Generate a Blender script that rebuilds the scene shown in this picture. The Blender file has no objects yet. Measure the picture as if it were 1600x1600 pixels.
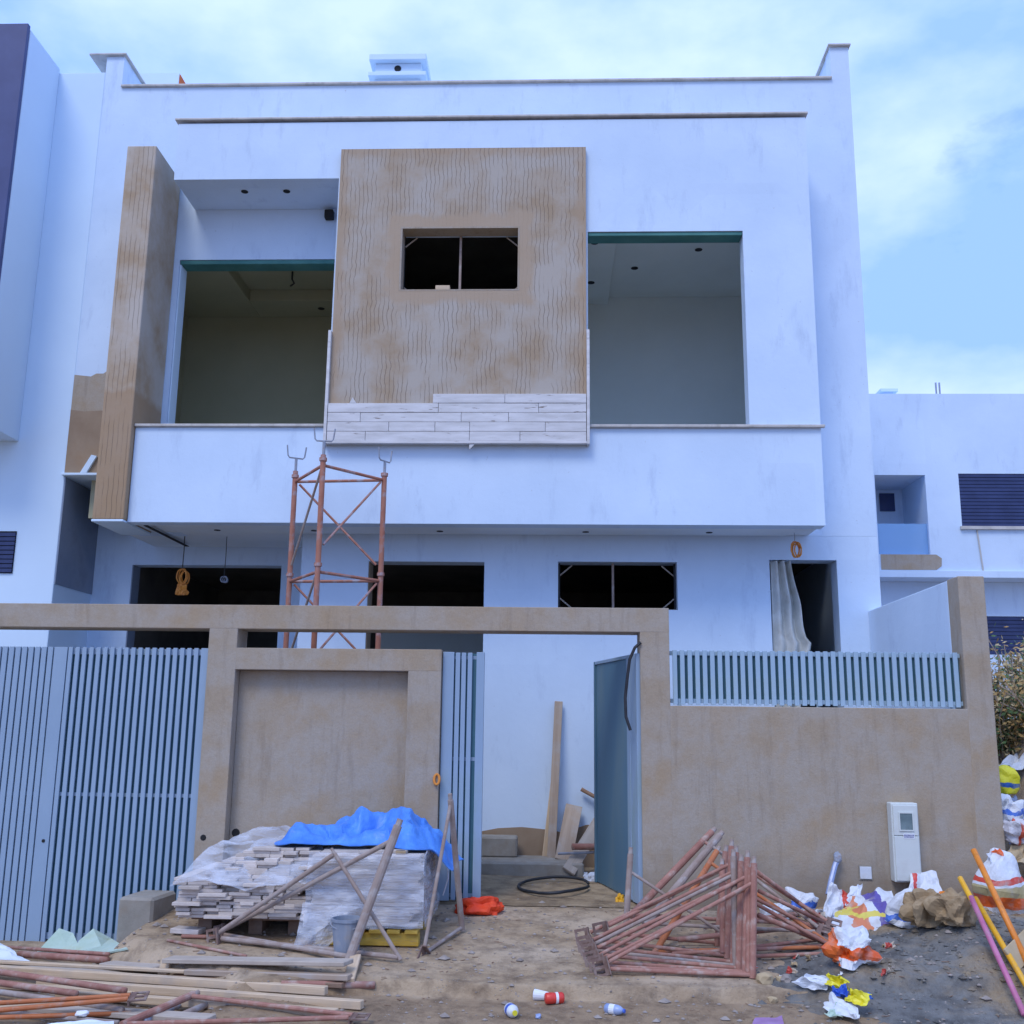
import bpy, math, random
from math import radians, sin, cos, pi
from mathutils import Vector, Matrix, noise

random.seed(7)
scene = bpy.context.scene
COL = scene.collection

# ---------------------------------------------------------------- camera
cam_d = bpy.data.cameras.new('camera')
cam = bpy.data.objects.new('camera', cam_d)
COL.objects.link(cam)
cam_d.sensor_width = 36.0
cam_d.lens = 36.0 * 1632.0 / 1600.0
cam_d.clip_start, cam_d.clip_end = 0.1, 2000.0
cam.matrix_world = (Matrix.Translation((0, 0, 1.4)) @ Matrix.Rotation(radians(2.28), 4, 'Z')
                    @ Matrix.Rotation(radians(90 + 11.70), 4, 'X') @ Matrix.Rotation(radians(0.70), 4, 'Z'))
scene.camera = cam

# ---------------------------------------------------------------- world: thin broken cloud over blue sky
SUN_EL, SUN_AZ = 52.0, 205.0      # azimuth clockwise from +Y (the sun stands behind the camera, to its left)
world = bpy.data.worlds.new('World')
scene.world = world
world.use_nodes = True
nt = world.node_tree
nt.nodes.clear()
N = nt.nodes.new
out = N('ShaderNodeOutputWorld')
bg = N('ShaderNodeBackground')
bg.inputs['Strength'].default_value = 0.095
sky = N('ShaderNodeTexSky')
sky.sky_type = 'NISHITA'
sky.sun_disc = False
sky.sun_elevation = radians(SUN_EL)
sky.sun_rotation = radians(SUN_AZ)
sky.air_density, sky.dust_density, sky.ozone_density = 1.3, 0.6, 3.0
skym = N('ShaderNodeMix'); skym.data_type = 'RGBA'; skym.blend_type = 'MULTIPLY'
skym.inputs['Factor'].default_value = 1.0
skym.inputs['B'].default_value = (1.1, 1.75, 2.1, 1)
tc = N('ShaderNodeTexCoord')
mp = N('ShaderNodeMapping'); mp.inputs['Scale'].default_value = (1.0, 1.0, 1.9)
mp.inputs['Location'].default_value = (3.15, 1.3, 0.62)
nz = N('ShaderNodeTexNoise'); nz.inputs['Scale'].default_value = 2.3
nz.inputs['Detail'].default_value = 9; nz.inputs['Roughness'].default_value = 0.55
cr = N('ShaderNodeValToRGB')
cr.color_ramp.elements[0].position = 0.28; cr.color_ramp.elements[0].color = (0.05, 0.05, 0.05, 1)
cr.color_ramp.elements[1].position = 0.365; cr.color_ramp.elements[1].color = (1, 1, 1, 1)
nz2 = N('ShaderNodeTexNoise'); nz2.inputs['Scale'].default_value = 3.8
nz2.inputs['Detail'].default_value = 7; nz2.inputs['Roughness'].default_value = 0.5
cc = N('ShaderNodeValToRGB')
cc.color_ramp.elements[0].position = 0.41; cc.color_ramp.elements[0].color = (4.0, 6.8, 15.0, 1)
cc.color_ramp.elements[1].position = 0.60; cc.color_ramp.elements[1].color = (7.6, 10.0, 17.0, 1)
cm = N('ShaderNodeMix'); cm.data_type = 'RGBA'
L = nt.links.new
L(tc.outputs['Generated'], mp.inputs['Vector'])
L(mp.outputs['Vector'], nz.inputs['Vector']); L(mp.outputs['Vector'], nz2.inputs['Vector'])
L(nz.outputs['Fac'], cr.inputs['Fac']); L(nz2.outputs['Fac'], cc.inputs['Fac'])
L(sky.outputs['Color'], skym.inputs['A'])
L(cr.outputs['Color'], cm.inputs['Factor'])
L(skym.outputs['Result'], cm.inputs['A']); L(cc.outputs['Color'], cm.inputs['B'])
L(cm.outputs['Result'], bg.inputs['Color'])
L(bg.outputs['Background'], out.inputs['Surface'])

# ---------------------------------------------------------------- sun behind thin cloud
sd = bpy.data.lights.new('sun', 'SUN')
sd.energy = 1.5
sd.angle = radians(22)
sd.color = (1.0, 0.95, 0.88)
sun = bpy.data.objects.new('sun', sd)
COL.objects.link(sun)
az = radians(SUN_AZ); el = radians(SUN_EL)
to_sun = Vector((sin(az) * cos(el), cos(az) * cos(el), sin(el)))
sun.rotation_euler = to_sun.to_track_quat('Z', 'Y').to_euler()
sun.location = to_sun * 40

scene.render.engine = 'CYCLES'
scene.view_settings.view_transform = 'Standard'
scene.view_settings.look = 'None'
scene.view_settings.exposure = 0.0
scene.view_settings.gamma = 1.0

# ---------------------------------------------------------------- material helpers
def node(t, ty, **kw):
    n = t.nodes.new(ty)
    for k, v in kw.items():
        if k in n.inputs: n.inputs[k].default_value = v
        else: setattr(n, k, v)
    return n

def c4(c): return (c[0], c[1], c[2], 1.0)

def base_mat(name, rough=0.8, metallic=0.0):
    m = bpy.data.materials.new(name); m.use_nodes = True
    t = m.node_tree; p = t.nodes['Principled BSDF']
    p.inputs['Roughness'].default_value = rough
    p.inputs['Metallic'].default_value = metallic
    tcn = t.nodes.new('ShaderNodeTexCoord')
    return m, t, p, tcn.outputs['Object']

def noise_ramp(t, vec, scale, stops, detail=6, rough=0.6, stretch=None):
    if stretch:
        mpn = node(t, 'ShaderNodeMapping'); mpn.inputs['Scale'].default_value = stretch
        t.links.new(vec, mpn.inputs['Vector']); vec = mpn.outputs['Vector']
    n = node(t, 'ShaderNodeTexNoise', Scale=scale, Detail=detail, Roughness=rough)
    t.links.new(vec, n.inputs['Vector'])
    r = node(t, 'ShaderNodeValToRGB')
    els = r.color_ramp.elements
    els[0].position, els[0].color = stops[0][0], c4(stops[0][1])
    els[1].position, els[1].color = stops[-1][0], c4(stops[-1][1])
    for pos, col in stops[1:-1]:
        e = els.new(pos); e.color = c4(col)
    t.links.new(n.outputs['Fac'], r.inputs['Fac'])
    return n.outputs['Fac'], r.outputs['Color']

def mix(t, fac, a, b, mode='MIX'):
    m = node(t, 'ShaderNodeMix', data_type='RGBA', blend_type=mode)
    for key, v in (('Factor', fac), ('A', a), ('B', b)):
        if isinstance(v, (int, float)): m.inputs[key].default_value = v
        elif isinstance(v, tuple): m.inputs[key].default_value = c4(v)
        else: t.links.new(v, m.inputs[key])
    return m.outputs['Result']

def bump(t, p, h, strength=0.3, dist=0.01):
    b = node(t, 'ShaderNodeBump', Strength=strength, Distance=dist)
    t.links.new(h, b.inputs['Height']); t.links.new(b.outputs['Normal'], p.inputs['Normal'])
    return b

def mottled(name, c1, c2, scale=3.0, rough=0.85, spec2=None, s2=30.0, amt2=0.3, bstr=0.2, bscale=60.0, lo=0.35, hi=0.65, stretch=None, bdist=0.004, metallic=0.0, spec=None):
    """two-tone noise colour, optional finer third colour in patches, fine bump"""
    m, t, p, v = base_mat(name, rough, metallic)
    _, col = noise_ramp(t, v, scale, [(lo, c1), (hi, c2)], stretch=stretch)
    if spec2:
        f, _ = noise_ramp(t, v, s2, [(0.4, (0, 0, 0)), (0.6, (1, 1, 1))], stretch=stretch)
        r = node(t, 'ShaderNodeMapRange'); r.inputs[1].default_value = 0.52; r.inputs[2].default_value = 0.68
        r.inputs[4].default_value = amt2
        t.links.new(f, r.inputs[0])
        col = mix(t, r.outputs[0], col, spec2)
    t.links.new(col, p.inputs['Base Color'])
    n = node(t, 'ShaderNodeTexNoise', Scale=bscale, Detail=5, Roughness=0.65)
    t.links.new(v, n.inputs['Vector'])
    bump(t, p, n.outputs['Fac'], bstr, bdist)
    if spec is not None: p.inputs['Specular IOR Level'].default_value = spec
    return m

def wall_paint(name, c1, c2, c3):
    """painted render: cloudy tone, roller patches with straight edges, faint runs and grime specks"""
    m, t, p, v = base_mat(name, 0.9)
    _, col = noise_ramp(t, v, 0.9, [(0.35, c1), (0.65, c2)], detail=7)
    vo = node(t, 'ShaderNodeTexVoronoi', distance='CHEBYCHEV', Scale=0.75); t.links.new(v, vo.inputs['Vector'])
    sp_ = node(t, 'ShaderNodeSeparateColor'); t.links.new(vo.outputs['Color'], sp_.inputs[0])
    r = node(t, 'ShaderNodeMapRange'); r.inputs[4].default_value = 0.14; t.links.new(sp_.outputs[0], r.inputs[0])
    col = mix(t, r.outputs[0], col, c3)
    f, _ = noise_ramp(t, v, 3.0, [(0.4, (0, 0, 0)), (0.6, (1, 1, 1))], detail=8, rough=0.7, stretch=(1.6, 1, 0.45))
    r2 = node(t, 'ShaderNodeMapRange'); r2.inputs[1].default_value = 0.56; r2.inputs[2].default_value = 0.74; r2.inputs[4].default_value = 0.75
    t.links.new(f, r2.inputs[0]); col = mix(t, r2.outputs[0], col, c3)
    f3, _ = noise_ramp(t, v, 26.0, [(0.4, (0, 0, 0)), (0.6, (1, 1, 1))], detail=3)
    r3 = node(t, 'ShaderNodeMapRange'); r3.inputs[1].default_value = 0.70; r3.inputs[2].default_value = 0.78; r3.inputs[4].default_value = 0.45
    t.links.new(f3, r3.inputs[0]); col = mix(t, r3.outputs[0], col, (0.34, 0.38, 0.44))
    t.links.new(col, p.inputs['Base Color'])
    n = node(t, 'ShaderNodeTexNoise', Scale=18, Detail=7, Roughness=0.7); t.links.new(v, n.inputs['Vector'])
    bump(t, p, n.outputs['Fac'], 0.22, 0.01)
    return m
M = {}
M['white'] = wall_paint('white_plaster', (0.58, 0.715, 0.875), (0.66, 0.795, 0.95), (0.46, 0.575, 0.74))
M['white2'] = mottled('white_render_smooth', (0.62, 0.77, 0.915), (0.665, 0.815, 0.95), 0.6, 0.9, None, 3, 0, 0.1, 40)
M['grey_plaster'] = mottled('grey_cement_render', (0.20, 0.25, 0.34), (0.28, 0.33, 0.42), 1.5, 0.9, (0.16, 0.19, 0.25), 3, 0.5, 0.2, 40)
M['soffit'] = mottled('soffit_paint', (0.70, 0.78, 0.84), (0.78, 0.85, 0.90), 1.0, 0.9, None, 3, 0, 0.08, 40)
def raw_render(name, grey, tan, gold, dark):
    """sand-and-cement render: grey and tan clouds, golden stains, runs, grain, splash dirt at the foot"""
    m, t, p, v = base_mat(name, 0.93)
    _, col = noise_ramp(t, v, 2.0, [(0.36, tan), (0.50, grey), (0.64, tan)], detail=8, rough=0.62)
    f, _ = noise_ramp(t, v, 1.25, [(0.4, (0, 0, 0)), (0.6, (1, 1, 1))], detail=8, rough=0.65)
    r = node(t, 'ShaderNodeMapRange'); r.inputs[1].default_value = 0.49; r.inputs[2].default_value = 0.66; r.inputs[4].default_value = 0.5
    t.links.new(f, r.inputs[0]); col = mix(t, r.outputs[0], col, gold)
    f, _ = noise_ramp(t, v, 4.5, [(0.4, (0, 0, 0)), (0.6, (1, 1, 1))], detail=6, rough=0.65, stretch=(2.2, 2.2, 0.3))
    r = node(t, 'ShaderNodeMapRange'); r.inputs[1].default_value = 0.54; r.inputs[2].default_value = 0.70; r.inputs[4].default_value = 0.40
    t.links.new(f, r.inputs[0]); col = mix(t, r.outputs[0], col, dark)
    _, gr = noise_ramp(t, v, 70, [(0.30, (0.90, 0.895, 0.89)), (0.62, (1.03, 1.03, 1.03))], detail=5, rough=0.8)
    col = mix(t, 1.0, col, gr, 'MULTIPLY')
    geo = node(t, 'ShaderNodeNewGeometry'); sep = node(t, 'ShaderNodeSeparateXYZ'); t.links.new(geo.outputs['Position'], sep.inputs[0])
    n0 = node(t, 'ShaderNodeTexNoise', Scale=3.5, Detail=6); t.links.new(v, n0.inputs['Vector'])
    ma = node(t, 'ShaderNodeMath', operation='MULTIPLY_ADD'); ma.inputs[1].default_value = -0.75; t.links.new(n0.outputs['Fac'], ma.inputs[0]); t.links.new(sep.outputs[2], ma.inputs[2])
    r = node(t, 'ShaderNodeMapRange'); r.inputs[1].default_value = -0.30; r.inputs[2].default_value = 0.10; r.inputs[3].default_value = 0.65; r.inputs[4].default_value = 0.0
    t.links.new(ma.outputs[0], r.inputs[0]); col = mix(t, r.outputs[0], col, dark)
    t.links.new(col, p.inputs['Base Color'])
    n = node(t, 'ShaderNodeTexNoise', Scale=28, Detail=9, Roughness=0.75); t.links.new(v, n.inputs['Vector'])
    bump(t, p, n.outputs['Fac'], 0.5, 0.012)
    return m
M['beige'] = raw_render('bare_plaster', (0.40, 0.345, 0.28), (0.38, 0.30, 0.21), (0.40, 0.275, 0.15), (0.23, 0.175, 0.12))
M['damp'] = mottled('damp_plaster', (0.27, 0.19, 0.125), (0.35, 0.265, 0.185), 2.0, 0.92, (0.30, 0.18, 0.09), 1.8, 0.5, 0.25, 55)
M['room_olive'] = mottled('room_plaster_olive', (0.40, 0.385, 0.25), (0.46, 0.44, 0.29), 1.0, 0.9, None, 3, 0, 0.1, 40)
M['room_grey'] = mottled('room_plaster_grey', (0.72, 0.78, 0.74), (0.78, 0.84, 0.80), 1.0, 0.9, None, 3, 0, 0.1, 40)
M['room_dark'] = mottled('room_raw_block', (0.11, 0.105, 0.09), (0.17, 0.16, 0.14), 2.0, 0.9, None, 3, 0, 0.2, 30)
M['teal'] = mottled('green_lintel_board', (0.04, 0.17, 0.16), (0.07, 0.23, 0.21), 3.0, 0.7, None, 3, 0, 0.1, 40)
M['stone_cap'] = mottled('stone_coping', (0.46, 0.44, 0.41), (0.60, 0.57, 0.53), 5.0, 0.7, (0.32, 0.30, 0.26), 12, 0.5, 0.2, 60)
M['navy'] = mottled('navy_panel', (0.035, 0.05, 0.16), (0.05, 0.07, 0.20), 2.0, 0.5, None, 3, 0, 0.05, 40)
M['shutter'] = mottled('navy_shutter', (0.016, 0.028, 0.10), (0.028, 0.045, 0.14), 4.0, 0.45, None, 3, 0, 0.05, 40)
M['gate'] = mottled('gate_grey_paint', (0.24, 0.335, 0.445), (0.32, 0.425, 0.54), 1.2, 0.5, (0.24, 0.34, 0.30), 2.0, 0.7, 0.06, 50, stretch=(1, 1, 0.35))
M['gate_pale'] = mottled('gate_pale_paint', (0.29, 0.42, 0.53), (0.37, 0.50, 0.60), 1.6, 0.5, (0.29, 0.39, 0.36), 3.0, 0.6, 0.06, 50)
M['gate_back'] = mottled('gate_backing_sheet', (0.04, 0.13, 0.17), (0.06, 0.17, 0.22), 3, 0.6, None, 3, 0, 0.05, 40)
M['leaf_sheet'] = mottled('gate_leaf_sheet', (0.065, 0.155, 0.215), (0.10, 0.20, 0.27), 1.0, 0.5, (0.14, 0.21, 0.22), 2.5, 0.6, 0.08, 40, stretch=(1, 1, 0.25))
M['concrete'] = mottled('concrete', (0.25, 0.225, 0.185), (0.36, 0.33, 0.28), 4, 0.92, (0.26, 0.2, 0.14), 5, 0.5, 0.4, 60, bdist=0.006)
M['rust'] = mottled('rusty_red_tube', (0.30, 0.125, 0.09), (0.41, 0.21, 0.155), 9, 0.75, (0.46, 0.35, 0.29), 12, 0.9, 0.3, 120, bdist=0.002)
M['orange_tube'] = mottled('orange_rust_tube', (0.42, 0.12, 0.035), (0.50, 0.17, 0.06), 9, 0.6, (0.36, 0.27, 0.22), 16, 0.6, 0.25, 120, bdist=0.002)
M['dusty_tube'] = mottled('cement_dusted_tube', (0.28, 0.20, 0.16), (0.38, 0.31, 0.27), 8, 0.85, (0.42, 0.39, 0.37), 12, 0.8, 0.3, 110, bdist=0.002)
M['tower_tube'] = mottled('tower_red_oxide', (0.34, 0.12, 0.07), (0.42, 0.19, 0.13), 5, 0.7, (0.38, 0.35, 0.38), 7, 0.9, 0.2, 110, bdist=0.002)
M['plate'] = mottled('bracket_steel', (0.15, 0.085, 0.065), (0.23, 0.155, 0.125), 14, 0.75, (0.33, 0.28, 0.25), 20, 0.6, 0.3, 90, bdist=0.002)
M['grey_steel'] = mottled('grey_steel', (0.22, 0.25, 0.31), (0.33, 0.36, 0.42), 10, 0.5, (0.25, 0.16, 0.11), 16, 0.6, 0.2, 90, bdist=0.002)
M['black'] = mottled('black_rubber', (0.012, 0.013, 0.016), (0.03, 0.032, 0.038), 8, 0.6, None, 3, 0, 0.1, 60)
M['blackhole'] = mottled('hole_shade_and_black_plastic', (0.008, 0.008, 0.01), (0.014, 0.014, 0.016), 8, 0.8)  # shade inside holes and slots put into the colour; also the lamp casing
M['yellow_wood'] = mottled('yellow_painted_wood', (0.52, 0.31, 0.03), (0.62, 0.42, 0.08), 8, 0.75, (0.35, 0.25, 0.12), 20, 0.6, 0.3, 60, stretch=(1, 1, 4))
M['tarp'] = mottled('blue_tarp', (0.05, 0.20, 0.66), (0.10, 0.31, 0.80), 6, 0.42, None, 3, 0, 0.35, 18, bdist=0.02)
M['orange_cloth'] = mottled('orange_cloth', (0.68, 0.035, 0.004), (0.82, 0.07, 0.01), 9, 0.6, None, 3, 0, 0.4, 40, bdist=0.01)
M['cable_orange'] = mottled('orange_cable', (0.62, 0.20, 0.02), (0.70, 0.28, 0.04), 9, 0.5)
M['meter'] = mottled('meter_box_plastic', (0.60, 0.64, 0.60), (0.68, 0.71, 0.67), 2.5, 0.45, (0.5, 0.5, 0.46), 5, 0.4, 0.03, 40)
M['meter_win'] = mottled('meter_window', (0.10, 0.15, 0.16), (0.20, 0.27, 0.28), 6, 0.15)
M['ink'] = mottled('label_ink', (0.05, 0.06, 0.20), (0.10, 0.10, 0.28), 9, 0.6)
M['paper'] = mottled('white_paper', (0.70, 0.72, 0.76), (0.78, 0.80, 0.82), 9, 0.7)
M['cloth_white'] = mottled('dusty_white_cloth', (0.50, 0.51, 0.47), (0.66, 0.67, 0.64), 4, 0.85, (0.40, 0.37, 0.30), 6, 0.5, 0.3, 50)
M['pale_green'] = mottled('pale_green_board', (0.40, 0.52, 0.40), (0.52, 0.64, 0.55), 5, 0.6, (0.45, 0.50, 0.30), 8, 0.5, 0.1, 30)
M['white_sheet'] = mottled('white_plastic_sheet', (0.74, 0.80, 0.84), (0.82, 0.87, 0.90), 5, 0.4)
M['bucket'] = mottled('dusty_bucket_plastic', (0.20, 0.24, 0.31), (0.30, 0.33, 0.38), 6, 0.7, (0.38, 0.34, 0.31), 8, 0.85, 0.1, 40)
M['brown_paper'] = mottled('brown_paper', (0.30, 0.20, 0.10), (0.42, 0.31, 0.18), 6, 0.85, (0.2, 0.14, 0.08), 9, 0.5, 0.4, 30, bdist=0.01)
M['cardboard'] = mottled('cardboard', (0.42, 0.31, 0.17), (0.50, 0.39, 0.24), 6, 0.85)
M['pole_orange'] = mottled('orange_pole', (0.72, 0.20, 0.015), (0.80, 0.27, 0.03), 6, 0.45, (0.40, 0.16, 0.04), 20, 0.6)
M['pole_yellow'] = mottled('yellow_pole', (0.78, 0.38, 0.01), (0.84, 0.46, 0.02), 6, 0.45, (0.5, 0.3, 0.08), 20, 0.5)
M['pole_pink'] = mottled('pink_pole', (0.50, 0.13, 0.26), (0.60, 0.22, 0.34), 6, 0.5, (0.4, 0.3, 0.3), 14, 0.5)
M['roof_orange'] = mottled('orange_render', (0.62, 0.13, 0.03), (0.70, 0.18, 0.05), 3, 0.85)
M['red'] = mottled('red_plastic', (0.62, 0.03, 0.02), (0.72, 0.06, 0.04), 6, 0.35)
M['yellow'] = mottled('yellow_plastic', (0.72, 0.62, 0.02), (0.80, 0.72, 0.05), 6, 0.4)
M['blue'] = mottled('blue_plastic', (0.03, 0.09, 0.48), (0.06, 0.16, 0.60), 6, 0.35)
M['purple'] = mottled('mauve_plastic', (0.30, 0.16, 0.34), (0.40, 0.25, 0.45), 6, 0.5)
M['pale_blue'] = mottled('pale_blue_plastic', (0.22, 0.30, 0.52), (0.34, 0.42, 0.62), 8, 0.3)
M['whiteplast'] = mottled('white_plastic', (0.62, 0.65, 0.70), (0.74, 0.77, 0.80), 8, 0.45, (0.50, 0.47, 0.44), 9, 0.5)
M['stone_bit'] = mottled('rubble_stone', (0.24, 0.20, 0.17), (0.38, 0.33, 0.29), 9, 0.95, None, 3, 0, 0.5, 60, bdist=0.006)

# combed key-coat plaster: thin wavy grooves drawn by hand, smooth margins round edges and window
def combed(name, light, mid, brown, pitch, wob, groove, win=None, half=None, damp=None):
    m, t, p, v = base_mat(name, 0.92)
    _, col = noise_ramp(t, v, 1.7, [(0.36, brown), (0.47, mid), (0.60, light)], detail=7)
    sep = node(t, 'ShaderNodeSeparateXYZ'); t.links.new(v, sep.inputs[0])
    def M2(op, a, b=None, c=None):
        n = node(t, 'ShaderNodeMath', operation=op)
        for i, q in enumerate((a, b, c)):
            if q is None: continue
            if isinstance(q, (int, float)): n.inputs[i].default_value = q
            else: t.links.new(q, n.inputs[i])
        return n.outputs[0]
    def NZ(scale, stretch, detail=2):
        mpn = node(t, 'ShaderNodeMapping'); mpn.inputs['Scale'].default_value = stretch
        t.links.new(v, mpn.inputs['Vector'])
        n = node(t, 'ShaderNodeTexNoise', Scale=scale, Detail=detail); t.links.new(mpn.outputs['Vector'], n.inputs['Vector'])
        return n.outputs['Fac']
    wav = M2('MULTIPLY', M2('SUBTRACT', NZ(4.5, (0.5, 1, 1.2)), 0.5), wob * 2.2)
    wav2 = M2('MULTIPLY', M2('SUBTRACT', NZ(11, (1.1, 1, 1.1)), 0.5), wob * 0.7)
    xx = M2('ADD', M2('ADD', sep.outputs[0], wav), wav2)
    ph = M2('FRACT', M2('DIVIDE', xx, pitch))
    dist = M2('ABSOLUTE', M2('SUBTRACT', ph, 0.5))
    line = node(t, 'ShaderNodeMapRange'); line.inputs[1].default_value = 0.02; line.inputs[2].default_value = 0.085
    line.inputs[3].default_value = 1; line.inputs[4].default_value = 0; t.links.new(dist, line.inputs[0])
    gaps = node(t, 'ShaderNodeMapRange'); gaps.inputs[1].default_value = 0.40; gaps.inputs[2].default_value = 0.52
    gaps.inputs[4].default_value = groove; t.links.new(NZ(3.4, (1.5, 1, 0.7), 5), gaps.inputs[0])
    fac = M2('MULTIPLY', line.outputs[0], gaps.outputs[0])
    edge_n = M2('MULTIPLY', M2('SUBTRACT', NZ(5, (1, 1, 1), 5), 0.5), 0.28)
    if win:
        cx, cz, hx, hz = win
        dx = M2('SUBTRACT', M2('ABSOLUTE', M2('SUBTRACT', sep.outputs[0], cx)), hx)
        dz = M2('SUBTRACT', M2('ABSOLUTE', M2('SUBTRACT', sep.outputs[2], cz)), hz)
        d = M2('ADD', M2('MAXIMUM', dx, dz), edge_n)
        mg = node(t, 'ShaderNodeMapRange'); mg.inputs[1].default_value = 0.10; mg.inputs[2].default_value = 0.17
        mg.inputs[3].default_value = 0.85; mg.inputs[4].default_value = 0; t.links.new(d, mg.inputs[0])
        col = mix(t, mg.outputs[0], col, (0.42, 0.315, 0.215))
        fac = M2('MULTIPLY', fac, M2('SUBTRACT', 1.0, mg.outputs[0]))
    if half:
        ex = M2('SUBTRACT', half[0], M2('ABSOLUTE', sep.outputs[0])); ez = M2('SUBTRACT', half[1], sep.outputs[2])
        ed = M2('ADD', M2('MINIMUM', ex, ez), edge_n)
        mg = node(t, 'ShaderNodeMapRange'); mg.inputs[1].default_value = 0.04; mg.inputs[2].default_value = 0.13
        mg.inputs[3].default_value = 0.7; mg.inputs[4].default_value = 0; t.links.new(ed, mg.inputs[0])
        col = mix(t, mg.outputs[0], col, (0.40, 0.29, 0.19))
    if damp is not None:
        mg = node(t, 'ShaderNodeMapRange'); mg.inputs[1].default_value = damp - 0.04; mg.inputs[2].default_value = damp + 0.04
        mg.inputs[3].default_value = 0.8; mg.inputs[4].default_value = 0; t.links.new(M2('ADD', sep.outputs[2], M2('MULTIPLY', edge_n, 0.7)), mg.inputs[0])
        col = mix(t, mg.outputs[0], col, (0.36, 0.235, 0.13))
    col = mix(t, fac, col, (0.13, 0.095, 0.065))
    t.links.new(col, p.inputs['Base Color'])
    n3 = node(t, 'ShaderNodeTexNoise', Scale=50.0, Detail=4); t.links.new(v, n3.inputs['Vector'])
    bump(t, p, M2('SUBTRACT', M2('MULTIPLY', n3.outputs['Fac'], 0.4), fac), 0.6, 0.006)
    return m
M['combed'] = combed('combed_key_coat', (0.44, 0.39, 0.33), (0.41, 0.335, 0.255), (0.37, 0.275, 0.18), 0.046, 0.03, 0.70, win=(-0.01, 0.37, 0.645, 0.371), half=(1.345, 1.671))
M['combed2'] = combed('combed_pillar_coat', (0.50, 0.44, 0.37), (0.45, 0.365, 0.275), (0.40, 0.29, 0.185), 0.052, 0.012, 0.6, damp=-0.72)

def travertine(name):
    m, t, p, v = base_mat(name, 0.6)
    oi = node(t, 'ShaderNodeObjectInfo')
    add = node(t, 'ShaderNodeVectorMath', operation='MULTIPLY_ADD')
    t.links.new(oi.outputs['Random'], add.inputs[0]); add.inputs[1].default_value = (9, 9, 9)
    t.links.new(v, add.inputs[2]); v = add.outputs[0]
    _, col = noise_ramp(t, v, 2.5, [(0.35, (0.54, 0.53, 0.52)), (0.65, (0.70, 0.69, 0.69))], stretch=(1, 1, 6))
    f, _ = noise_ramp(t, v, 16, [(0.4, (0, 0, 0)), (0.6, (1, 1, 1))], stretch=(0.35, 1, 3.2))
    r = node(t, 'ShaderNodeMapRange'); r.inputs[1].default_value = 0.64; r.inputs[2].default_value = 0.70
    t.links.new(f, r.inputs[0])
    col = mix(t, r.outputs[0], col, (0.20, 0.15, 0.12))
    t.links.new(col, p.inputs['Base Color'])
    inv = node(t, 'ShaderNodeMath', operation='SUBTRACT'); inv.inputs[0].default_value = 1.0
    t.links.new(r.outputs[0], inv.inputs[1])
    bump(t, p, inv.outputs[0], 0.5, 0.004)
    return m
M['travertine'] = travertine('travertine')

def plank_stone(name, a, b):
    m, t, p, v = base_mat(name, 0.8)
    oi = node(t, 'ShaderNodeObjectInfo')
    rr = node(t, 'ShaderNodeValToRGB'); rr.color_ramp.elements[0].color = c4(a); rr.color_ramp.elements[1].color = c4(b)
    t.links.new(oi.outputs['Random'], rr.inputs['Fac'])
    _, col = noise_ramp(t, v, 9, [(0.35, (0.72, 0.70, 0.68)), (0.65, (1, 1, 1))], stretch=(1, 1, 3))
    col = mix(t, 1.0, rr.outputs['Color'], col, 'MULTIPLY')
    t.links.new(col, p.inputs['Base Color'])
    n = node(t, 'ShaderNodeTexNoise', Scale=70, Detail=4); t.links.new(v, n.inputs['Vector'])
    bump(t, p, n.outputs['Fac'], 0.3, 0.003)
    return m
M['slab'] = plank_stone('stone_slab', (0.54, 0.47, 0.41), (0.74, 0.66, 0.60))

def wood(name, a, b, dirt=(0.30, 0.28, 0.26), damt=0.5):
    m, t, p, v = base_mat(name, 0.8)
    _, col = noise_ramp(t, v, 7, [(0.3, a), (0.7, b)], stretch=(0.25, 5, 5), detail=8)
    f, _ = noise_ramp(t, v, 5, [(0.4, (0, 0, 0)), (0.6, (1, 1, 1))])
    r = node(t, 'ShaderNodeMapRange'); r.inputs[1].default_value = 0.48; r.inputs[2].default_value = 0.68; r.inputs[4].default_value = damt
    t.links.new(f, r.inputs[0])
    col = mix(t, r.outputs[0], col, dirt)
    t.links.new(col, p.inputs['Base Color'])
    n = node(t, 'ShaderNodeTexNoise', Scale=30, Detail=6)
    mpn = node(t, 'ShaderNodeMapping'); mpn.inputs['Scale'].default_value = (0.2, 4, 4)
    t.links.new(v, mpn.inputs['Vector']); t.links.new(mpn.outputs['Vector'], n.inputs['Vector'])
    bump(t, p, n.outputs['Fac'], 0.35, 0.004)
    return m
M['wood_new'] = wood('pale_batten_wood', (0.50, 0.36, 0.22), (0.66, 0.51, 0.35), (0.38, 0.33, 0.28), 0.5)
M['wood_old'] = wood('weathered_plank', (0.34, 0.25, 0.18), (0.46, 0.36, 0.27), (0.42, 0.39, 0.36), 0.6)
M['wood_grey'] = wood('cement_grey_plank', (0.40, 0.33, 0.265), (0.52, 0.45, 0.37), (0.33, 0.27, 0.22), 0.5)
M['wood_dark'] = wood('dark_edge_wood', (0.20, 0.115, 0.07), (0.30, 0.18, 0.11), (0.3, 0.26, 0.22), 0.3)

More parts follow.
